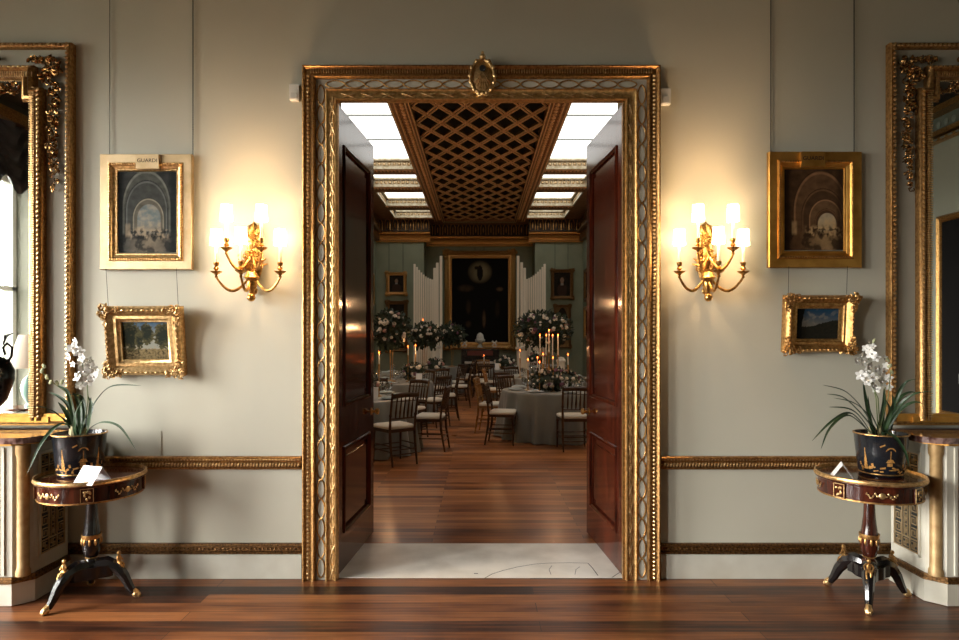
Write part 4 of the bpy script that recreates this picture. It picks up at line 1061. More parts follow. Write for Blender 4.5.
# ceiling
C0=2.88; CI=1.54; wells=[(5.4,15.28),(15.75,17.1),(17.7,19.56),(20.2,21.5)]
b=MB()
b.bb(-CI,CI,FY,BY2+.02,BH+.16,BH+.3)
for s in (-1,1):
    b.bb(s*C0,s*BX,FY,BY2,BH,BH+.12)
    ys=[FY]+[v for w in wells for v in w]+[BY2]
    for i in range(0,len(ys),2): b.bb(s*CI,s*C0,ys[i],ys[i+1],BH,BH+.24)
b.bb(-CI,CI,21.98,BY2,BH,BH+.16)
struct(b.build('ceiling_gallery',M_ceilwood,smooth=False))
b=MB(); b.bb(-BX-.3,BX+.3,FY-.5,BY2+.3,BH+.55,BH+.7); struct(b.build('ceiling_roof',M_black,smooth=False))
wn=3
for s in (-1,1):
    for (ya,yb) in wells:
        wg=.24
        o=bpy.data.objects.new('window_%d'%wn,None); wn+=1; COL.objects.link(o); o['kind']='structure'
        b=MB(); b.bb(s*CI,s*C0,ya,yb,BH+wg,BH+wg+.02); b.build('laylight_pane',M_sky,o,smooth=False)
        b=MB(); 
        y=yb-1.55
        while y>ya+.3: b.bb(s*CI,s*C0,y-.02,y+.02,BH+wg-.03,BH+wg); y-=1.5
        if b.v: b.build('glazing_bar',M_bar,o,smooth=False)
        b=MB()
        for (x0,x1,y0,y1) in ((CI,C0,yb-.04,yb),(CI,C0,ya,ya+.04),(CI,CI+.04,ya,yb),(C0-.04,C0,ya,yb)): b.bb(s*x0,s*x1,y0,y1,BH-.01,BH+.05)
        for (x0,x1,y0,y1) in ((CI,C0,yb-.10,yb),(C0-.10,C0,ya,yb)): b.bb(s*x0,s*x1,y0,y1,BH+wg-.06,BH+wg-.01)
        b.bb(s*CI,s*C0,yb-.015,yb,BH,BH+wg); b.bb(s*(C0-.015),s*C0,ya,yb,BH,BH+wg)
        b.build('well_moulding',M_plaster,o,smooth=False)
        b=MB(); n=10
        for i in range(n):
            x=s*(CI+.08+(C0-CI-.16)*(i+.5)/n); b.ball((x,yb-.02,BH+.115),(.042,.02,.045),8,6); b.box((x+.065,yb-.02,BH+.115),(.014,.03,.09))
        n=int((yb-ya)/.13)
        for i in range(n): b.ball((s*(C0-.02),ya+(i+.5)*(yb-ya)/n,BH+.115),(.02,.042,.045),6,4)
        b.build('well_carving',G_flat,o)
        b=MB()
        n=15
        for i in range(n): b.ball((s*(CI+(C0-CI)*(i+.5)/n),yb+.10,BH-.005),(.03,.03,.02),6,4); b.ball((s*(CI+(C0-CI)*(i+.5)/n),yb+.22,BH-.005),(.03,.03,.02),6,4)
        b.bb(s*CI,s*C0,yb+.02,yb+.05,BH-.03,BH); b.build('rib_moulding',M_ceilgold,o)
# lattice of the middle bay
ly0,ly1=FY+.3,21.9; LW=1.19; dx=.476; dy=.90
b=MB()
b.bb(-LW,LW,FY,ly1+.02,BH+.14,BH+.16); cb=struct(b.build('ceiling_coffers',M_coffer,smooth=False))
b=MB(); b2=MB()
def clipseg(x0,y0,slope):  # line x = x0 + (y-y0)*slope, clipped to |x|<LW, ly0<y<ly1
    ya=y0+(-LW-x0)/slope; yb=y0+(LW-x0)/slope
    if ya>yb: ya,yb=yb,ya
    ya=max(ya,ly0); yb=min(yb,ly1)
    return (x0+(ya-y0)*slope,ya,x0+(yb-y0)*slope,yb) if yb-ya>.05 else None
sl=dx/dy
k=-2
while True:
    yk=ly0+k*dy-2*LW/sl
    if yk>ly1+3: break
    for sg in (-1,1):
        sgm=clipseg(0,yk+.0,sg*sl)
        if sgm:
            xa,ya,xb,yb=sgm; L=math.hypot(xb-xa,yb-ya); ang=math.atan2(yb-ya,xb-xa)
            c=((xa+xb)/2,(ya+yb)/2,BH+.05); b.box((c[0],c[1],BH+.045),(L,.068,.04),rz=ang)
            nx,ny=-sin(ang),cos(ang)
            for q in (-.034,.034): b2.box((c[0]+nx*q,c[1]+ny*q,BH+.004),(L,.014,.03),rz=ang)
    k+=1
for yy in (14.7,15.05,16.8,17.2): b.bb(-LW,LW,yy-.03,yy+.03,BH+.01,BH+.08)
struct(b.build('ceiling_lattice',M_frieze,cb,smooth=False)); struct(b2.build('ceiling_lattice_fillet',M_ceilgold,cb,smooth=False))
b=MB(); b3=MB()
for s in (-1,1):
    b.bb(s*LW,s*(LW+.06),FY,ly1+.1,BH-.04,BH+.1); b.bb(s*(LW+.06),s*(CI-.08),FY,ly1+.1,BH-.01,BH+.1); b.bb(s*(CI-.08),s*CI,FY,ly1+.1,BH-.05,BH+.24)
    y=FY+.3
    while y<ly1:
        b3.ball((s*(LW+.16),y,BH-.015),(.045,.06,.025),7,4); b3.ball((s*(LW+.25),y,BH-.02),(.014,.03,.014),5,4); y+=.16
    for xx in (LW+.01,LW+.075,CI-.085,CI-.01): b3.bb(s*(xx-.010),s*(xx+.010),FY,ly1+.1,BH-.065,BH-.01)
b.bb(-CI,CI,ly1,ly1+.12,BH-.05,BH+.1)
struct(b.build('ceiling_border',M_ceilwood,cb,smooth=False)); struct(b3.build('ceiling_border_carving',M_ceilgold,cb))
b=MB(); b.bb(-1.28,1.28,ly1+.16,ly1+.5,BH-.03,BH+.0); struct(b.build('ceiling_end_moulding',M_plaster,cb,smooth=False))

# gallery pictures
def gp(x0,y0,x1,y1,Y,label,g,func,seed,band=.16,wires=(),n=30,thick=.08):
    a=P(x0,y1,Y); c=P(x1,y0,Y)
    return ornate_frame(a[0],a[2],c[0],c[2],band,label,g,func,0,seed,[((w-CX)/F*Y,z_b-.02) for w in wires],n,Y,.024,thick=thick,corner=1.0)
gp(444,250.5,516,350,BY2,'huge dark altarpiece painting in a carved gilt frame on the far gallery wall',G_old,paint_altar,11,.28,(475,484),90,.14)
gp(386,272,407,295.5,BY1,'small gilt framed portrait high on the left of the far wall, upper of two',G_old,paint_portrait(1),12,.12,(389,403))
gp(386,300.5,408,352,BY1,'gilt framed portrait behind tall flowers on the far left wall, lower of two',G_dark,paint_portrait(2),13,.13)
gp(550.5,269,573.5,299.5,BY1,'gilt framed portrait high on the right of the far wall, upper of two',G_dark,paint_portrait(3),14,.12,(555,568))
gp(553.5,304.5,571,348,BY1,'oval portrait in a gilt frame on the right of the far wall, lower of two',G_dark,paint_portrait(8),15,.10)
def sidepic(s,y0,y1,z0,z1,label,g,seed):
    rnd=random.Random(seed); t=thing('framed_painting',label,'painting',(s*(BX-.003),(y0+y1)/2,(z0+z1)/2)); t.rotation_euler=(0,0,-s*pi/2)
    w,h=y1-y0,z1-z0; b=MB(); b.frame(-w/2,-h/2,w/2,h/2,[(0,0),(0,.05),(.04,.08),(.09,.05),(.11,.06),(.13,.02)]); b.build('frame',g,t); canvas(t,w-.24,h-.24,-.015,paint_portrait(seed),20)
sidepic(-1,19.6,21.2,2.6,3.7,'gilt framed picture on the left gallery wall, glimpsed past the left door',G_old,5)
sidepic(1,20.0,21.4,2.75,3.85,'gilt framed picture on the right gallery wall, upper of two past the right door',G_dark,6)
sidepic(1,20.0,21.4,1.5,2.6,'gilt framed picture on the right gallery wall, lower of two past the right door',G_old,7)

# slatted screens
def screen(s,label):
    Y=20.6; t=thing('slatted_screen',label,'screen',(0,0,0))
    b=MB()
    if s<0: L=[(414.6,264),(417.0,267),(419.2,270),(421.4,272.5),(423.6,274.6),(425.8,276.3),(428,277.8),(430.2,278.8),(432.2,279.5),(434.6,268),(437.4,262.8),(441,256)]
    else: L=[(544.6,264),(542.4,267),(540.2,269.5),(538,271.8),(535.8,273.8),(533.6,275.5),(531.4,277),(529.2,278.2),(527.0,279),(524.6,268),(521.6,262.5),(518,256)]
    for i,(px,py) in enumerate(L):
        yy=Y+(.10 if i<9 else -.05)-abs(i-4)*.0; x=(px-CX)/F*yy; z=zt_(py,yy); r=.034 if i in (0,) else (.028 if i<9 else .042)
        m=MB(); m.rbox(x-r,x+r,yy-r,yy+r,.03,z,.004); m.build('slat',M_pillar,t,smooth=False)
    xs_=[(p[0]-CX)/F*Y for p in L]; MB().bb(min(xs_)-.05,max(xs_)+.05,Y-.12,Y+.2,.0,.04).build('base',M_pillar,t,smooth=False)
screen(-1,'cream screen of tall stepped slats at the left of the big far painting')
screen(1,'cream screen of tall stepped slats at the right of the big far painting')

# piano-like cabinet with ornaments below the altarpiece
t=thing('upright_piano','dark piano with a red panel and pale keyboard under the far painting','piano',(0.02,21.0,0))
MB().bb(-.62,.62,-.05,.45,.02,1.22).build('case',M_ebony,t,smooth=False)
MB().bb(-.66,.66,-.09,.48,1.20,1.24).build('lid',G_dark,t,smooth=False)
b=MB(); b.add([(-.40,-.055,1.02),(.40,-.055,1.02),(.44,-.055,1.12),(.25,-.055,.98),(0,-.055,.94),(-.25,-.055,.98),(-.44,-.055,1.12)],[(0,3,4),]); b.v=[];b.f=[]; b.bb(-.42,.42,-.065,-.05,.98,1.14); b.build('red_panel',M_red,t,smooth=False)
MB().bb(-.5,.5,-.28,-.05,.72,.78).build('keyboard',M_stone,t,smooth=False)
for sg in (-1,1): MB().bb(sg*.5,sg*.58,-.26,-.20,.0,.74).build('leg',M_ebony,t,smooth=False)
t=thing('stone_urn','white stone urn with a domed top, centred on the piano','urn',(.02,21.1,1.24))
MB().lathe([(0,0),(.09,0),(.09,.04),(.04,.09),(.06,.13),(.16,.20),(.17,.26),(.13,.28)],seg=20).build('bowl',M_stone,t); MB().lathe([(.13,.27),(.12,.34),(.10,.42),(.05,.47),(0,.49)],seg=20).build('dome',M_stone,t)
for px,w in ((464.5,'left'),(494.5,'right')):
    X=(px-CX)/F*20.9; t=thing('silver_frame','small silver cross shaped ornament on the '+w+' end of the piano','ornament',(X,20.98,1.24))
    MB().bb(-.06,.06,-.05,.05,0,.03).build('foot',M_silver,t)
    b=MB(); b.box((0,0,.14),(.22,.02,.05),ry=R(45)); b.box((0,0,.14),(.22,.02,.05),ry=R(-45)); b.ball((0,-.015,.14),.035,8,6); b.build('cross',M_silver,t)

# ------------------------------------------------------------------ tables
def draped_table(x,y,r,which,seed,rug=0):
    t=thing('banquet_table','round banquet table hidden under the cloth, '+which,'table',(x,y,0))
    MB().lathe([(0,.715),(r-.01,.715),(r-.01,.742),(0,.742)],seg=40).build('table_top',M_chair,t); MB().lathe([(.3,0),(.3,.03),(.05,.06),(.05,.715)],seg=14).build('pedestal',M_chair,t)
    rnd=random.Random(seed); ph=[rnd.uniform(0,6.28) for _ in range(4)]; seg=150
    b=MB(); prof=[(0,.747),(r*.5,.747),(r*.97,.747),(r,.744),(r+.006,.735),(r+.012,.70),(r+.02,.60),(r+.03,.45),(r+.04,.28),(r+.05,.12),(r+.06,.012)]
    def wob(q,z):
        k=max(0,(.74-z)/.74); f=sin(q*17+ph[0]+.9*sin(q*3+ph[3]))*.075+abs(sin(q*9+ph[1]+sin(q*2)))*.09-.045+sin(q*31+ph[2])*.012
        return 1+f*k**.8*(1.0)
    b.lathe(prof,seg=seg,wob=wob,cap=False); o=b.build('tablecloth',M_cloth,ang=75); o.location=(x,y,0)
    tag(o,'grey satin cloth falling in folds over '+which,'tablecloth','grey tablecloths')
tabs=[('L1',-1.78,9.05,.85,'the nearest table on the left'),('L2',-1.75,12.15,.85,'the second table on the left'),('L3',-1.55,15.1,.85,'the third table on the left'),('L4',-1.35,18.1,.8,'the farthest table on the left'),
      ('R1',1.22,10.30,.85,'the nearest table on the right'),('R2',1.40,13.5,.85,'the second table on the right'),('R3',1.10,16.7,.85,'the third table on the right'),('R4',1.9,19.3,.7,'the farthest table on the right')]
TD={}
for i,(k,x,y,r,w) in enumerate(tabs): TD[k]=(x,y,r,w); draped_table(x,y,r,w,i+20)

# chairs
def make_chair(m):
    t=bpy.data.objects.new('spindle_chair',None); t.empty_display_size=.05; COL.objects.link(t)
    w=.20
    b=MB(); b.prism([(-.19,-.19),(.19,-.19),(.215,.20),(-.215,.20)],.415,.455); b.build('seat_frame',m,t,smooth=False)
    b=MB(); n=4; prof=[(.0,0),(.008,.012),(.02,.03),(.05,.042)]
    vs=[];fs=[]
    for (i,z) in ((0,.455),(-.006,.475),(.004,.492),(.03,.503),(.08,.508)):
        vs+=[(-.185+i,-.175+i,z),(.185-i,-.175+i,z),(.208-i,.195-i,z),(-.208+i,.195-i,z)]
    for l in range(4):
        for j in range(4): a=l*4+j; c=l*4+(j+1)%4; fs.append((a,c,c+4,a+4))
    fs.append((16,17,18,19)); b.add(vs,fs); b.build('cushion',M_cush,t,ang=80)
    for s in (-1,1):
        b=MB(); b.tube([(s*.195,.175,.42),(s*.195,.18,.38),(s*.20,.19,0)],[.018,.016,.011],8); b.tube([(s*.195,.178,.40),(s*.195,.179,.385)],.021,8); b.build('leg',m,t)
        b=MB(); b.tube([(s*.180,-.175,.46),(s*.180,-.185,.30),(s*.178,-.235,0)],[.018,.017,.012],8); b.build('leg',m,t)
    b=MB(); 
    for z,yy in ((.16,.185),(.22,.183)): b.tube([(-.195,yy,z),(.195,yy,z)],.008,6)
    for z in (.14,.20): b.tube([(-.178,-.215+.05*z,z),(.178,-.215+.05*z,z)],.008,6)
    for s in (-1,1):
        for z in (.18,.25): b.tube([(s*.195,.18,z),(s*.18,-.205,z)],.008,6)
    b.build('stretcher',m,t)
    b=MB()
    for s in (-1,1):
        b.tube([(s*.180,-.175,.44),(s*.182,-.19,.60),(s*.186,-.225,.78),(s*.188,-.25,.885)],[.017,.015,.015,.012],8); b.ball((s*.188,-.252,.895),.016,8,6)
        b.tube([(s*.182,-.192,.62),(s*.183,-.196,.64)],.02,8)
    n=8; pts=[(-.188+.376*i/(n-1),-.247-.02*sin(pi*i/(n-1)),.868+.012*sin(pi*i/(n-1))) for i in range(n)]
    b.tube(pts,.024,8,flat=1.25); b.tube([(-.184,-.212,.715*0+.80),(-.0,-.232,.80),(.184,-.212,.80)],.006,6)
    b.tube([(-.182,-.19,.585),(0,-.20,.585),(.182,-.19,.585)],.012,6)
    bk=b.build('backrest',m,t)
    for i in range(5):
        x=-.115+.0575*i*1; b=MB(); c=-.013*cos((x/.18)*1.57)
        b.tube([(x,-.192+c,.585),(x,-.202+c,.66),(x,-.222+c,.76),(x,-.245+c,.86)],[.008,.014,.010,.007],6); b.ball((x,-.195+c,.612),.013,6,5); b.ball((x,-.235+c,.815),.012,6,5); b.build('spindle',m,bk)
    return t
protoD=make_chair(M_chair); protoG=make_chair(M_chairG); used={0:False,1:False}
def chair(x,y,head,label,g=0,group=None):
    pr=(protoD,protoG)[g]
    c=pr if not used[g] else copy_tree(pr); used[g]=True
    c.location=(x,y,0); c.rotation_euler=(0,0,R(head-90)); c['label']=label; c['category']='chair'; c['group']=group or 'spindle back chairs around the banquet tables'
    return c
chair(-1.07,8.10,129,'spindle chair with cream seat nearest the left door, its back to the camera')
chair(-.69,9.07,172,'spindle chair in profile at the aisle side of the nearest left table')
chair(-1.10,10.08,236,'spindle chair facing the camera behind the nearest left table')
chair(-.82,11.42,142,'spindle chair at the near aisle corner of the second left table')
chair(-.64,12.35,186,'spindle chair at the aisle side of the second left table')
chair(-.44,14.55,180,'spindle chair standing out in the aisle by the third left table')
chair(-.95,14.10,120,'spindle chair at the near side of the third left table')
chair(-.62,15.85,215,'spindle chair at the far aisle corner of the third left table')
chair(-.44,17.5,178,'honey gilt chair in the aisle by the farthest left table',1)
chair(-.38,18.75,200,'spindle chair at the aisle side of the farthest left table')
chair(-1.75,11.0,92,'spindle chair at the near side of the second left table',0)
chair(-1.2,13.15,245,'spindle chair at the far side of the second left table')
chair(.34,9.58,-10,'dark spindle chair standing in profile left of the nearest right table')
chair(1.33,9.08,92,'spindle chair with its back to the camera in front of the nearest right table')
chair(.19,10.72,-12,'honey gilt chair at the aisle side of the nearest right table',1)
chair(.62,11.30,-52,'spindle chair at the far aisle corner of the nearest right table')
chair(.60,12.62,48,'spindle chair at the near aisle corner of the second right table')
chair(.34,13.7,-8,'honey gilt chair at the aisle side of the second right table',1)
chair(.85,14.5,-60,'spindle chair at the far aisle corner of the second right table')
chair(.20,15.9,80,'spindle chair with its back to the camera in the aisle by the third right table')
chair(.06,16.75,-5,'spindle chair at the aisle side of the third right table')
chair(2.2,10.6,195,'spindle chair at the wall side of the nearest right table')
chair(1.55,12.45,95,'spindle chair at the near side of the second right table')
chair(.1,18.9,-90,'honey gilt chair in the middle of the far end, facing the camera',1)

# table settings
plateM=MB().lathe([(0,0),(.08,0),(.09,.004),(.135,.016),(.136,.019),(.09,.008),(0,.006)],seg=24); 
plate0=None; glass0=None; nap0=None; menu0=None
def first_or_copy(key,maker,store={}):
    if key not in store: store[key]=maker(); return store[key]
    c=copy_tree(store[key]); return c
def mk_plate(): return MB().lathe([(0,0),(.08,0),(.09,.004),(.135,.016),(.136,.019),(.09,.008),(0,.006)],seg=24).build('dinner_plate',M_china)
def mk_glass(): return MB().lathe([(0,0),(.034,.0),(.034,.003),(.004,.007),(.0035,.085),(.02,.10),(.034,.13),(.034,.16),(.029,.185),(.0275,.185),(.031,.16),(.031,.13),(.018,.104),(0,.10)],seg=14,cap=False).build('wine_glass',M_goblet)
def mk_nap():
    b=MB(); b.rbox(-.05,.05,-.10,.10,0,.014,.004); b.rbox(-.03,.03,-.08,.08,.014,.022,.003); return b.build('napkin',M_linen,smooth=False)
def mk_menu():
    b=MB(); b.box((0,0,.085),(.115,.003,.17),rx=R(-8)); b.box((0,.022,.08),(.09,.003,.16),rx=R(14)); return b.build('menu_card',M_card,smooth=False)
for key,(x,y,r,w) in TD.items():
    if key in('R4','L4'): ns=0
    else: ns=8
    for i in range(ns):
        a=2*pi*i/8+.2; d=r-.18
        p=first_or_copy('plate',mk_plate); p.location=(x+cos(a)*d,y+sin(a)*d,.749); tag(p,'white dinner plate laid on '+w,'plate','dinner plates on '+w)
        n=first_or_copy('nap',mk_nap); n.location=(x+cos(a)*d,y+sin(a)*d,.7685); n.rotation_euler=(0,0,a+pi/2+.2*(i%3)); tag(n,'folded pale napkin on a plate on '+w,'napkin','napkins on '+w)
        for j in (0,1):
            aa=a+.22+.13*j; g=first_or_copy('glass',mk_glass); dd=d-.14-.02*j; g.location=(x+cos(aa)*dd,y+sin(aa)*dd,.7485); tag(g,'clear stemmed wine glass standing on '+w,'glass','wine glasses on '+w)
def menu(x,y,rz,lab):
    c=first_or_copy('menu',mk_menu); c.location=(x,y,.7485); c.rotation_euler=(0,0,R(rz)); tag(c,lab,'card','table name cards')
menu((565-CX)/F*9.8,9.83,4,'white name card standing at the front of the nearest right table')
menu((375.5-CX)/F*8.75,8.62,-6,'white name card standing at the front of the nearest left table')
menu((420-CX)/F*12.0,11.8,-6,'white name card standing on the second left table')
menu((497-CX)/F*16.5,16.35,4,'white name card standing on the third right table')

# flower arrangements
def mk_bloom(m,name):
    b=MB(); rnd=random.Random(2)
    for k,(rr,n,zz) in enumerate(((.9,7,-.1),(.65,6,.1),(.35,4,.3))):
        for i in range(n):
            a=2*pi*i/n+k; b.ball((cos(a)*rr*.55,sin(a)*rr*.55,zz),(.42*(1-.2*k),.34*(1-.2*k),.40),6,4)
    b.ball((0,0,.1),(.55,.55,.5),8,5)
    o=b.build(name,m,ang=80); return o
bloomstore={}
def arrangement(x,y,z,rx,rz,label,seed,nf,stand,fs=.05,nl=700,group=None,low=False,ls=.05):
    rnd=random.Random(seed); zb=.7485
    t=thing('floral_arrangement',label,'flowers',(x,y,zb),0,group)
    if stand:
        b=MB(); h=z-zb-rz*.4
        b.lathe([(.0,0),(.10,0),(.10,.012),(.02,.03)],seg=18)
        for i in range(3):
            a=2*pi*i/3; b.tube([(cos(a)*.02,sin(a)*.02,.02),(cos(a)*.03,sin(a)*.03,h*.5),(cos(a)*.045,sin(a)*.045,h)],.007,6)
        b.lathe([(.05,h-.03),(.10,h),(.11,h+.05)],seg=16); b.build('gilt_stand',G_old,t)
    else: MB().lathe([(0,0),(.10,0),(.14,.06),(.13,.09),(0,.09)],seg=18).build('bowl',G_dark,t)
    cz=z-zb; b=MB()
    b.ball((0,0,cz),(rx*.78,rx*.78,rz*.78),14,10)
    for i in range(nl):
        v=Vector((rnd.gauss(0,1),rnd.gauss(0,1),rnd.gauss(0,1))).normalized(); d=rnd.uniform(.55,1.05)*(1+.15*mnoise.noise(v*3+Vector((seed,0,0))))
        if cz+v.z*rz*d < .01: continue
        c=Vector((v.x*rx*d,v.y*rx*d,cz+v.z*rz*d)); ax=Vector((rnd.gauss(0,1),rnd.gauss(0,1),rnd.gauss(0,1))).normalized(); a=(v+ax*.8).normalized(); s=a.cross(ax).normalized(); l=ls*rnd.uniform(.6,1.5); ww=l*.28
        nn=a.cross(s)*ww*.3
        b.add([c,c+a*l*.5+s*ww+nn,c+a*l,c+a*l*.5-s*ww+nn,c+a*l*.5-nn],[(0,1,4),(1,2,4),(2,3,4),(3,0,4)])
    if stand:
        for i in range(14):
            a=rnd.uniform(0,6.28); L=rnd.uniform(.4,1.0)*rz; p=Vector((cos(a)*rx*.6,sin(a)*rx*.6,cz-rz*.5))
            for k in range(9):
                q=p+Vector((rnd.uniform(-.02,.02),rnd.uniform(-.02,.02),-L*k/9)); 
                if q.z<.05: break
                b.add([q,q+Vector((.03,0,-.02)),q+Vector((.0,.0,-.06)),q+Vector((-.03,0.01,-.02))],[(0,1,2,3)])
    b.build('foliage',M_fol,t,ang=80)
    for i in range(nf):
        v=Vector((rnd.gauss(0,1),-abs(rnd.gauss(0,1))-.1 if i%4 else abs(rnd.gauss(0,1)),rnd.gauss(.25,.8))).normalized()
        if cz+v.z*rz<.03: v.z=abs(v.z)
        k=rnd.choice((1,1,1,1,2,1,3)); s=fs*rnd.uniform(.42,1.1)
        if k not in bloomstore: o=mk_bloom((None,M_fl1,M_fl2,M_fl3)[k],'bloom'); bloomstore[k]=o
        else: o=bloomstore[k].copy(); COL.objects.link(o)
        o.parent=t; o.location=(v.x*rx*.98,v.y*rx*.98,cz+v.z*rz*.98); o.scale=(s,s,s); o.rotation_euler=v.to_track_quat('Z','Y').to_euler()
x,y,r,w=TD['L2']; arrangement((391-CX)/F*y,y,zt_(329,y),.34,.33,'tall flower ball on a gilt stand on the second left table, largest on the left',41,44,True,.055,1500,ls=.075)
x,y,r,w=TD['L3']; arrangement((425.5-CX)/F*y,y,zt_(335,y),.36,.24,'tall flower ball on a gilt stand on the third left table',42,30,True,.055,1100,ls=.08)
x,y,r,w=TD['L4']; arrangement((452-CX)/F*y,y,zt_(334,y),.36,.27,'tall flower ball on a gilt stand on the farthest left table',43,24,True,.06,900,ls=.09)
x,y,r,w=TD['R2']; arrangement((543-CX)/F*y,y,zt_(329,y),.58,.34,'widest tall flower cloud on a gilt stand on the second right table',44,70,True,.06,2400,ls=.08)
x,y,r,w=TD['R1']; arrangement(x-.03,y-.1,.90,.42,.19,'low spread of pale flowers round the candelabrum on the nearest right table',45,52,False,.044,1300)
x,y,r,w=TD['R3']; arrangement(x-.45,y-.1,.93,.26,.17,'low flower bowl on the third right table',46,18,False,.055,350)
x,y,r,w=TD['L1']; arrangement(x,y+.1,.93,.36,.17,'low flower bowl on the nearest left table, mostly behind the left door',47,26,False,.046,500)
x,y,r,w=TD['L2']; arrangement(x+.50,y+.0,.93,.20,.17,'low flower bowl beside the stand on the second left table',48,22,False,.05,450)
x,y,r,w=TD['L3']; arrangement(x+.52,y-.25,.93,.22,.16,'low flower bowl beside the stand on the third left table',49,18,False,.055,350)
x,y,r,w=TD['R4']; arrangement(x-.2,y-.1,.93,.28,.2,'low flower bowl on the farthest right table',50,16,False,.06,300)

# candles
def taper(parent,x,y,z,h,lit=True,r=.011):
    MB().lathe([(r,0),(r*.85,h),(0,h+.004)],(x,y,z),8).build('taper',M_taper,parent)
    MB().lathe([(0,0),(.007,.008),(.0075,.014),(.004,.028),(0,.038)],(x,y,z+h+.006),8).build('flame',M_flame,parent)
x,y,r,w=TD['R1']
t=thing('candelabrum','gilt five light candelabrum with tall lit tapers on the nearest right table','candelabrum',((549-CX)/F*(y-.02),y-.02,.7485))
b=MB(); b.lathe([(0,0),(.10,0),(.10,.015),(.03,.04),(.015,.08),(.022,.14),(.012,.20),(.018,.30),(.010,.42),(.014,.5)],seg=16)
offs=[(-.145,.55),(-.052,.55),(0,.60),(.048,.55),(.145,.55)]
for ox,oz in offs:
    oy_=0 if ox in(-.145,0,.145) else (-.08)
    b.tube([(0,0,.36),(ox*.5,oy_*.5,.30),(ox,oy_,.38),(ox,oy_,oz-.02)],[.008,.007,.007,.008],6); b.lathe([(.01,-.02),(.026,-.004),(.028,.0),(.012,.004)],(ox,oy_,oz),10)
b.build('branches',G_old,t)
for ox,oz in offs: taper(t,ox,0 if ox in(-.145,0,.145) else -.08,oz,.30 if ox else .33)
def candle(px,py,y,h,lab,hold=None):
    zf=zt_(py,y); base=.7485; t=thing('candlestick',lab,'candle',((px-CX)/F*y,y,base)); hh=zf-base-.03
    st=max(.03,hh-h); MB().lathe([(0,0),(.04,0),(.04,.008),(.008,.02),(.007,st*.6),(.012,st*.8),(.014,st)],seg=12).build('holder',G_old,t); taper(t,0,0,st,max(.03,hh-st))
cands=[(528,359,10.05,'R1a'),(537.5,357,10.5,'R1b'),(539.5,361.5,9.9,'R1c'),(543,353.5,10.7,'R1d'),(553,357,9.95,'R1e'),(568,354,10.2,'R1f')]
desc=['leftmost on the nearest right table','second from left on the nearest right table','lowest, before the nearest right table flowers','tallest behind the flowers on the nearest right table','beside the candelabrum on the nearest right table','rightmost on the nearest right table']
for (px,py,yy,k),d in zip(cands,desc): candle(px,py,yy,.14,'short lit candle in gilt stick, '+d)
for (px,py,yy,d) in ((379,352,9.1,'on the nearest left table'),(408,346,12.0,'on the second left table'),(415.5,345,12.3,'behind the flowers on the second left table'),(423,319.5,15.3,'above the flowers on the third left table'),(520,350,13.3,'on the second right table'),(484,355,16.9,'on the third right table')):
    candle(px,py,yy,.14,'lit candle in gilt stick '+d)
# lantern
X=(565-CX)/F*11.3
t=thing('white_lantern','white pillar lantern with a domed lid beyond the nearest right table','lantern',(TD['R2'][0]+.25,12.95,.7485))
MB().lathe([(0,0),(.09,0),(.09,.02),(.085,.02),(.085,.34),(.0,.34)],seg=20).build('body',M_stone,t); MB().lathe([(.10,.34),(.10,.37),(.07,.40),(.06,.43),(0,.44)],seg=20).build('lid',M_stone,t)
for (px,yy,d) in ((435,16.9,'left'),(522,15.2,'right')):
    X=(px-CX)/F*yy; t=thing('white_plinth','white fluted plinth carrying nothing, standing among the tables on the '+d,'plinth',(X,yy,0))
    t['label']='white fluted column standing among the '+d+' tables below the tall flowers'
    MB().lathe([(.0,0),(.17,0),(.17,.08),(.13,.10),(.12,1.28),(.16,1.31),(.16,1.36),(0,1.36)],seg=32,wob=lambda q,z:1+.03*sin(q*12)).build('column',M_stone,t)

# side-wall candle sconces of the gallery (near pairs mirrored in doors, far pairs added)
for s in (-1,1):
    for yy,od in ((6.6,'first'),(8.4,'second'),(11.5,'added for light, third'),(15.0,'added for light, fourth')):  # third and fourth pairs are unseen, added to brighten the ceiling lattice
        t=thing('unseen_gallery_sconce','gilt candle sconce on the %s gallery wall, %s from the doors'%('left' if s<0 else 'right',od),'wall light',(s*BX,yy,2.2))
        b=MB(); b.lathe([(0,-.2),(.05,-.1),(.06,.05),(.03,.2),(0,.25)],(-s*.03,0,0),12,.4,1)
        for j in (-1,1): b.tube([(-s*.03,0,-.05),(-s*.12,j*.08,-.12),(-s*.16,j*.14,-.02)],.01,6)
        b.build('arm',G_old,t)
        for j in (-1,1):
            MB().lathe([(.012,0),(.012,.12)],(-s*.16,j*.14,0),8).build('candle_tube',M_taper,t); MB().lathe([(0,0),(.014,.015),(.01,.05),(0,.07)],(-s*.16,j*.14,.125),8).build('flame',M_flame,t)

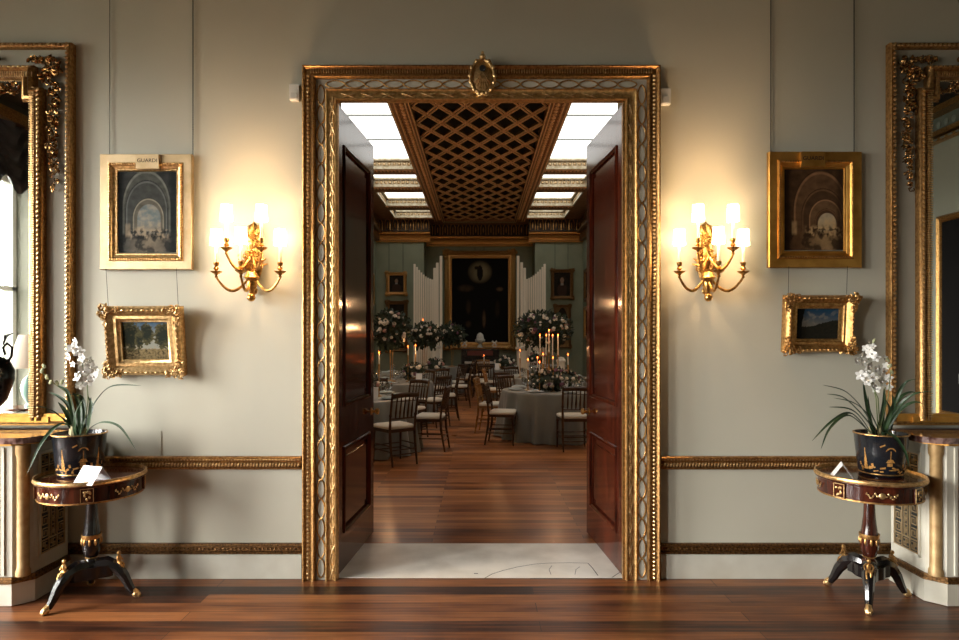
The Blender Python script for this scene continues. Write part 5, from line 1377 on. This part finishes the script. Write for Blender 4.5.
# ------------------------------------------------------------------ lights
def light(name,kind,loc,energy,color=(1,1,1),**kw):
    l=bpy.data.lights.new(name,kind); l.energy=energy; l.color=color
    for k,v in kw.items(): setattr(l,k,v)
    o=bpy.data.objects.new(name,l); o.location=loc; COL.objects.link(o); return o
for i,p in enumerate(SH): light('sconce_bulb','POINT',p,7.0,(1,.63,.33),shadow_soft_size=.015)
for s in (-1,1):
    for yy in (6.6,8.4,11.5,15.0):
        for j in (-1,1): light('candle_light','POINT',(s*(BX-.16),yy+j*.14,2.40),8 if yy<9 else 11,(1,.58,.28),shadow_soft_size=.03)  # lights of the two far pairs are added to lift the ceiling
for (lx,ly) in ((TD['R1'][0],10.2),(TD['R2'][0]-.9,13.3),(-1.3,12.1),(-1.3,9.2)): light('candle_light','POINT',(lx,ly,1.75 if lx>1 else 1.35),5,(1,.55,.24),shadow_soft_size=.03)
def portal(loc,rot,sx,sy):
    o=light('window_portal','AREA',loc,1,shape='RECTANGLE',size=sx,size_y=sy); o.rotation_euler=rot; o.data.cycles.is_portal=True; return o
for y0,y1 in WIN: portal((-AX-.30,(y0+y1)/2,(WZ0+WZ1)/2),(0,-pi/2,0),WZ1-WZ0,y1-y0)
w=bpy.data.worlds.new('World'); S.world=w; w.use_nodes=True; t=w.node_tree; bg=t.nodes['Background']
tc=t.nodes.new('ShaderNodeTexCoord'); sp_=t.nodes.new('ShaderNodeSeparateXYZ'); t.links.new(tc.outputs['Generated'],sp_.inputs[0])
mr=t.nodes.new('ShaderNodeMapRange'); mr.inputs['From Min'].default_value=-1; mr.inputs['From Max'].default_value=1; t.links.new(sp_.outputs['Z'],mr.inputs['Value'])
r=ramp(t,[(0.0,(.04,.04,.03)),(.40,(.06,.06,.045)),(.485,(.26,.25,.22)),(.53,(1.0,.98,.93)),(1.0,(1.25,1.22,1.17))]); t.links.new(mr.outputs[0],r.inputs[0]); t.links.new(r.outputs[0],bg.inputs['Color']); bg.inputs['Strength'].default_value=56

# ------------------------------------------------------------------ camera and view
cam=bpy.data.cameras.new('camera'); co=bpy.data.objects.new('camera',cam); COL.objects.link(co); co.location=(0,0,H); co.rotation_euler=(pi/2,0,0)
cam.sensor_width=36; cam.lens=36*F/959; cam.shift_y=(CY-320)/959; cam.shift_x=0; cam.clip_start=.05
S.camera=co
S.view_settings.view_transform='Standard'; S.view_settings.look='None'; S.view_settings.exposure=.12; S.view_settings.gamma=1; S.view_settings.use_curve_mapping=False
c=S.cycles; c.use_denoising=True; c.max_bounces=7; c.diffuse_bounces=4; c.glossy_bounces=4; c.transparent_max_bounces=8; c.sample_clamp_indirect=6; c.caustics_reflective=False; c.caustics_refractive=False
try: c.denoiser='OPENIMAGEDENOISE'
except Exception: pass
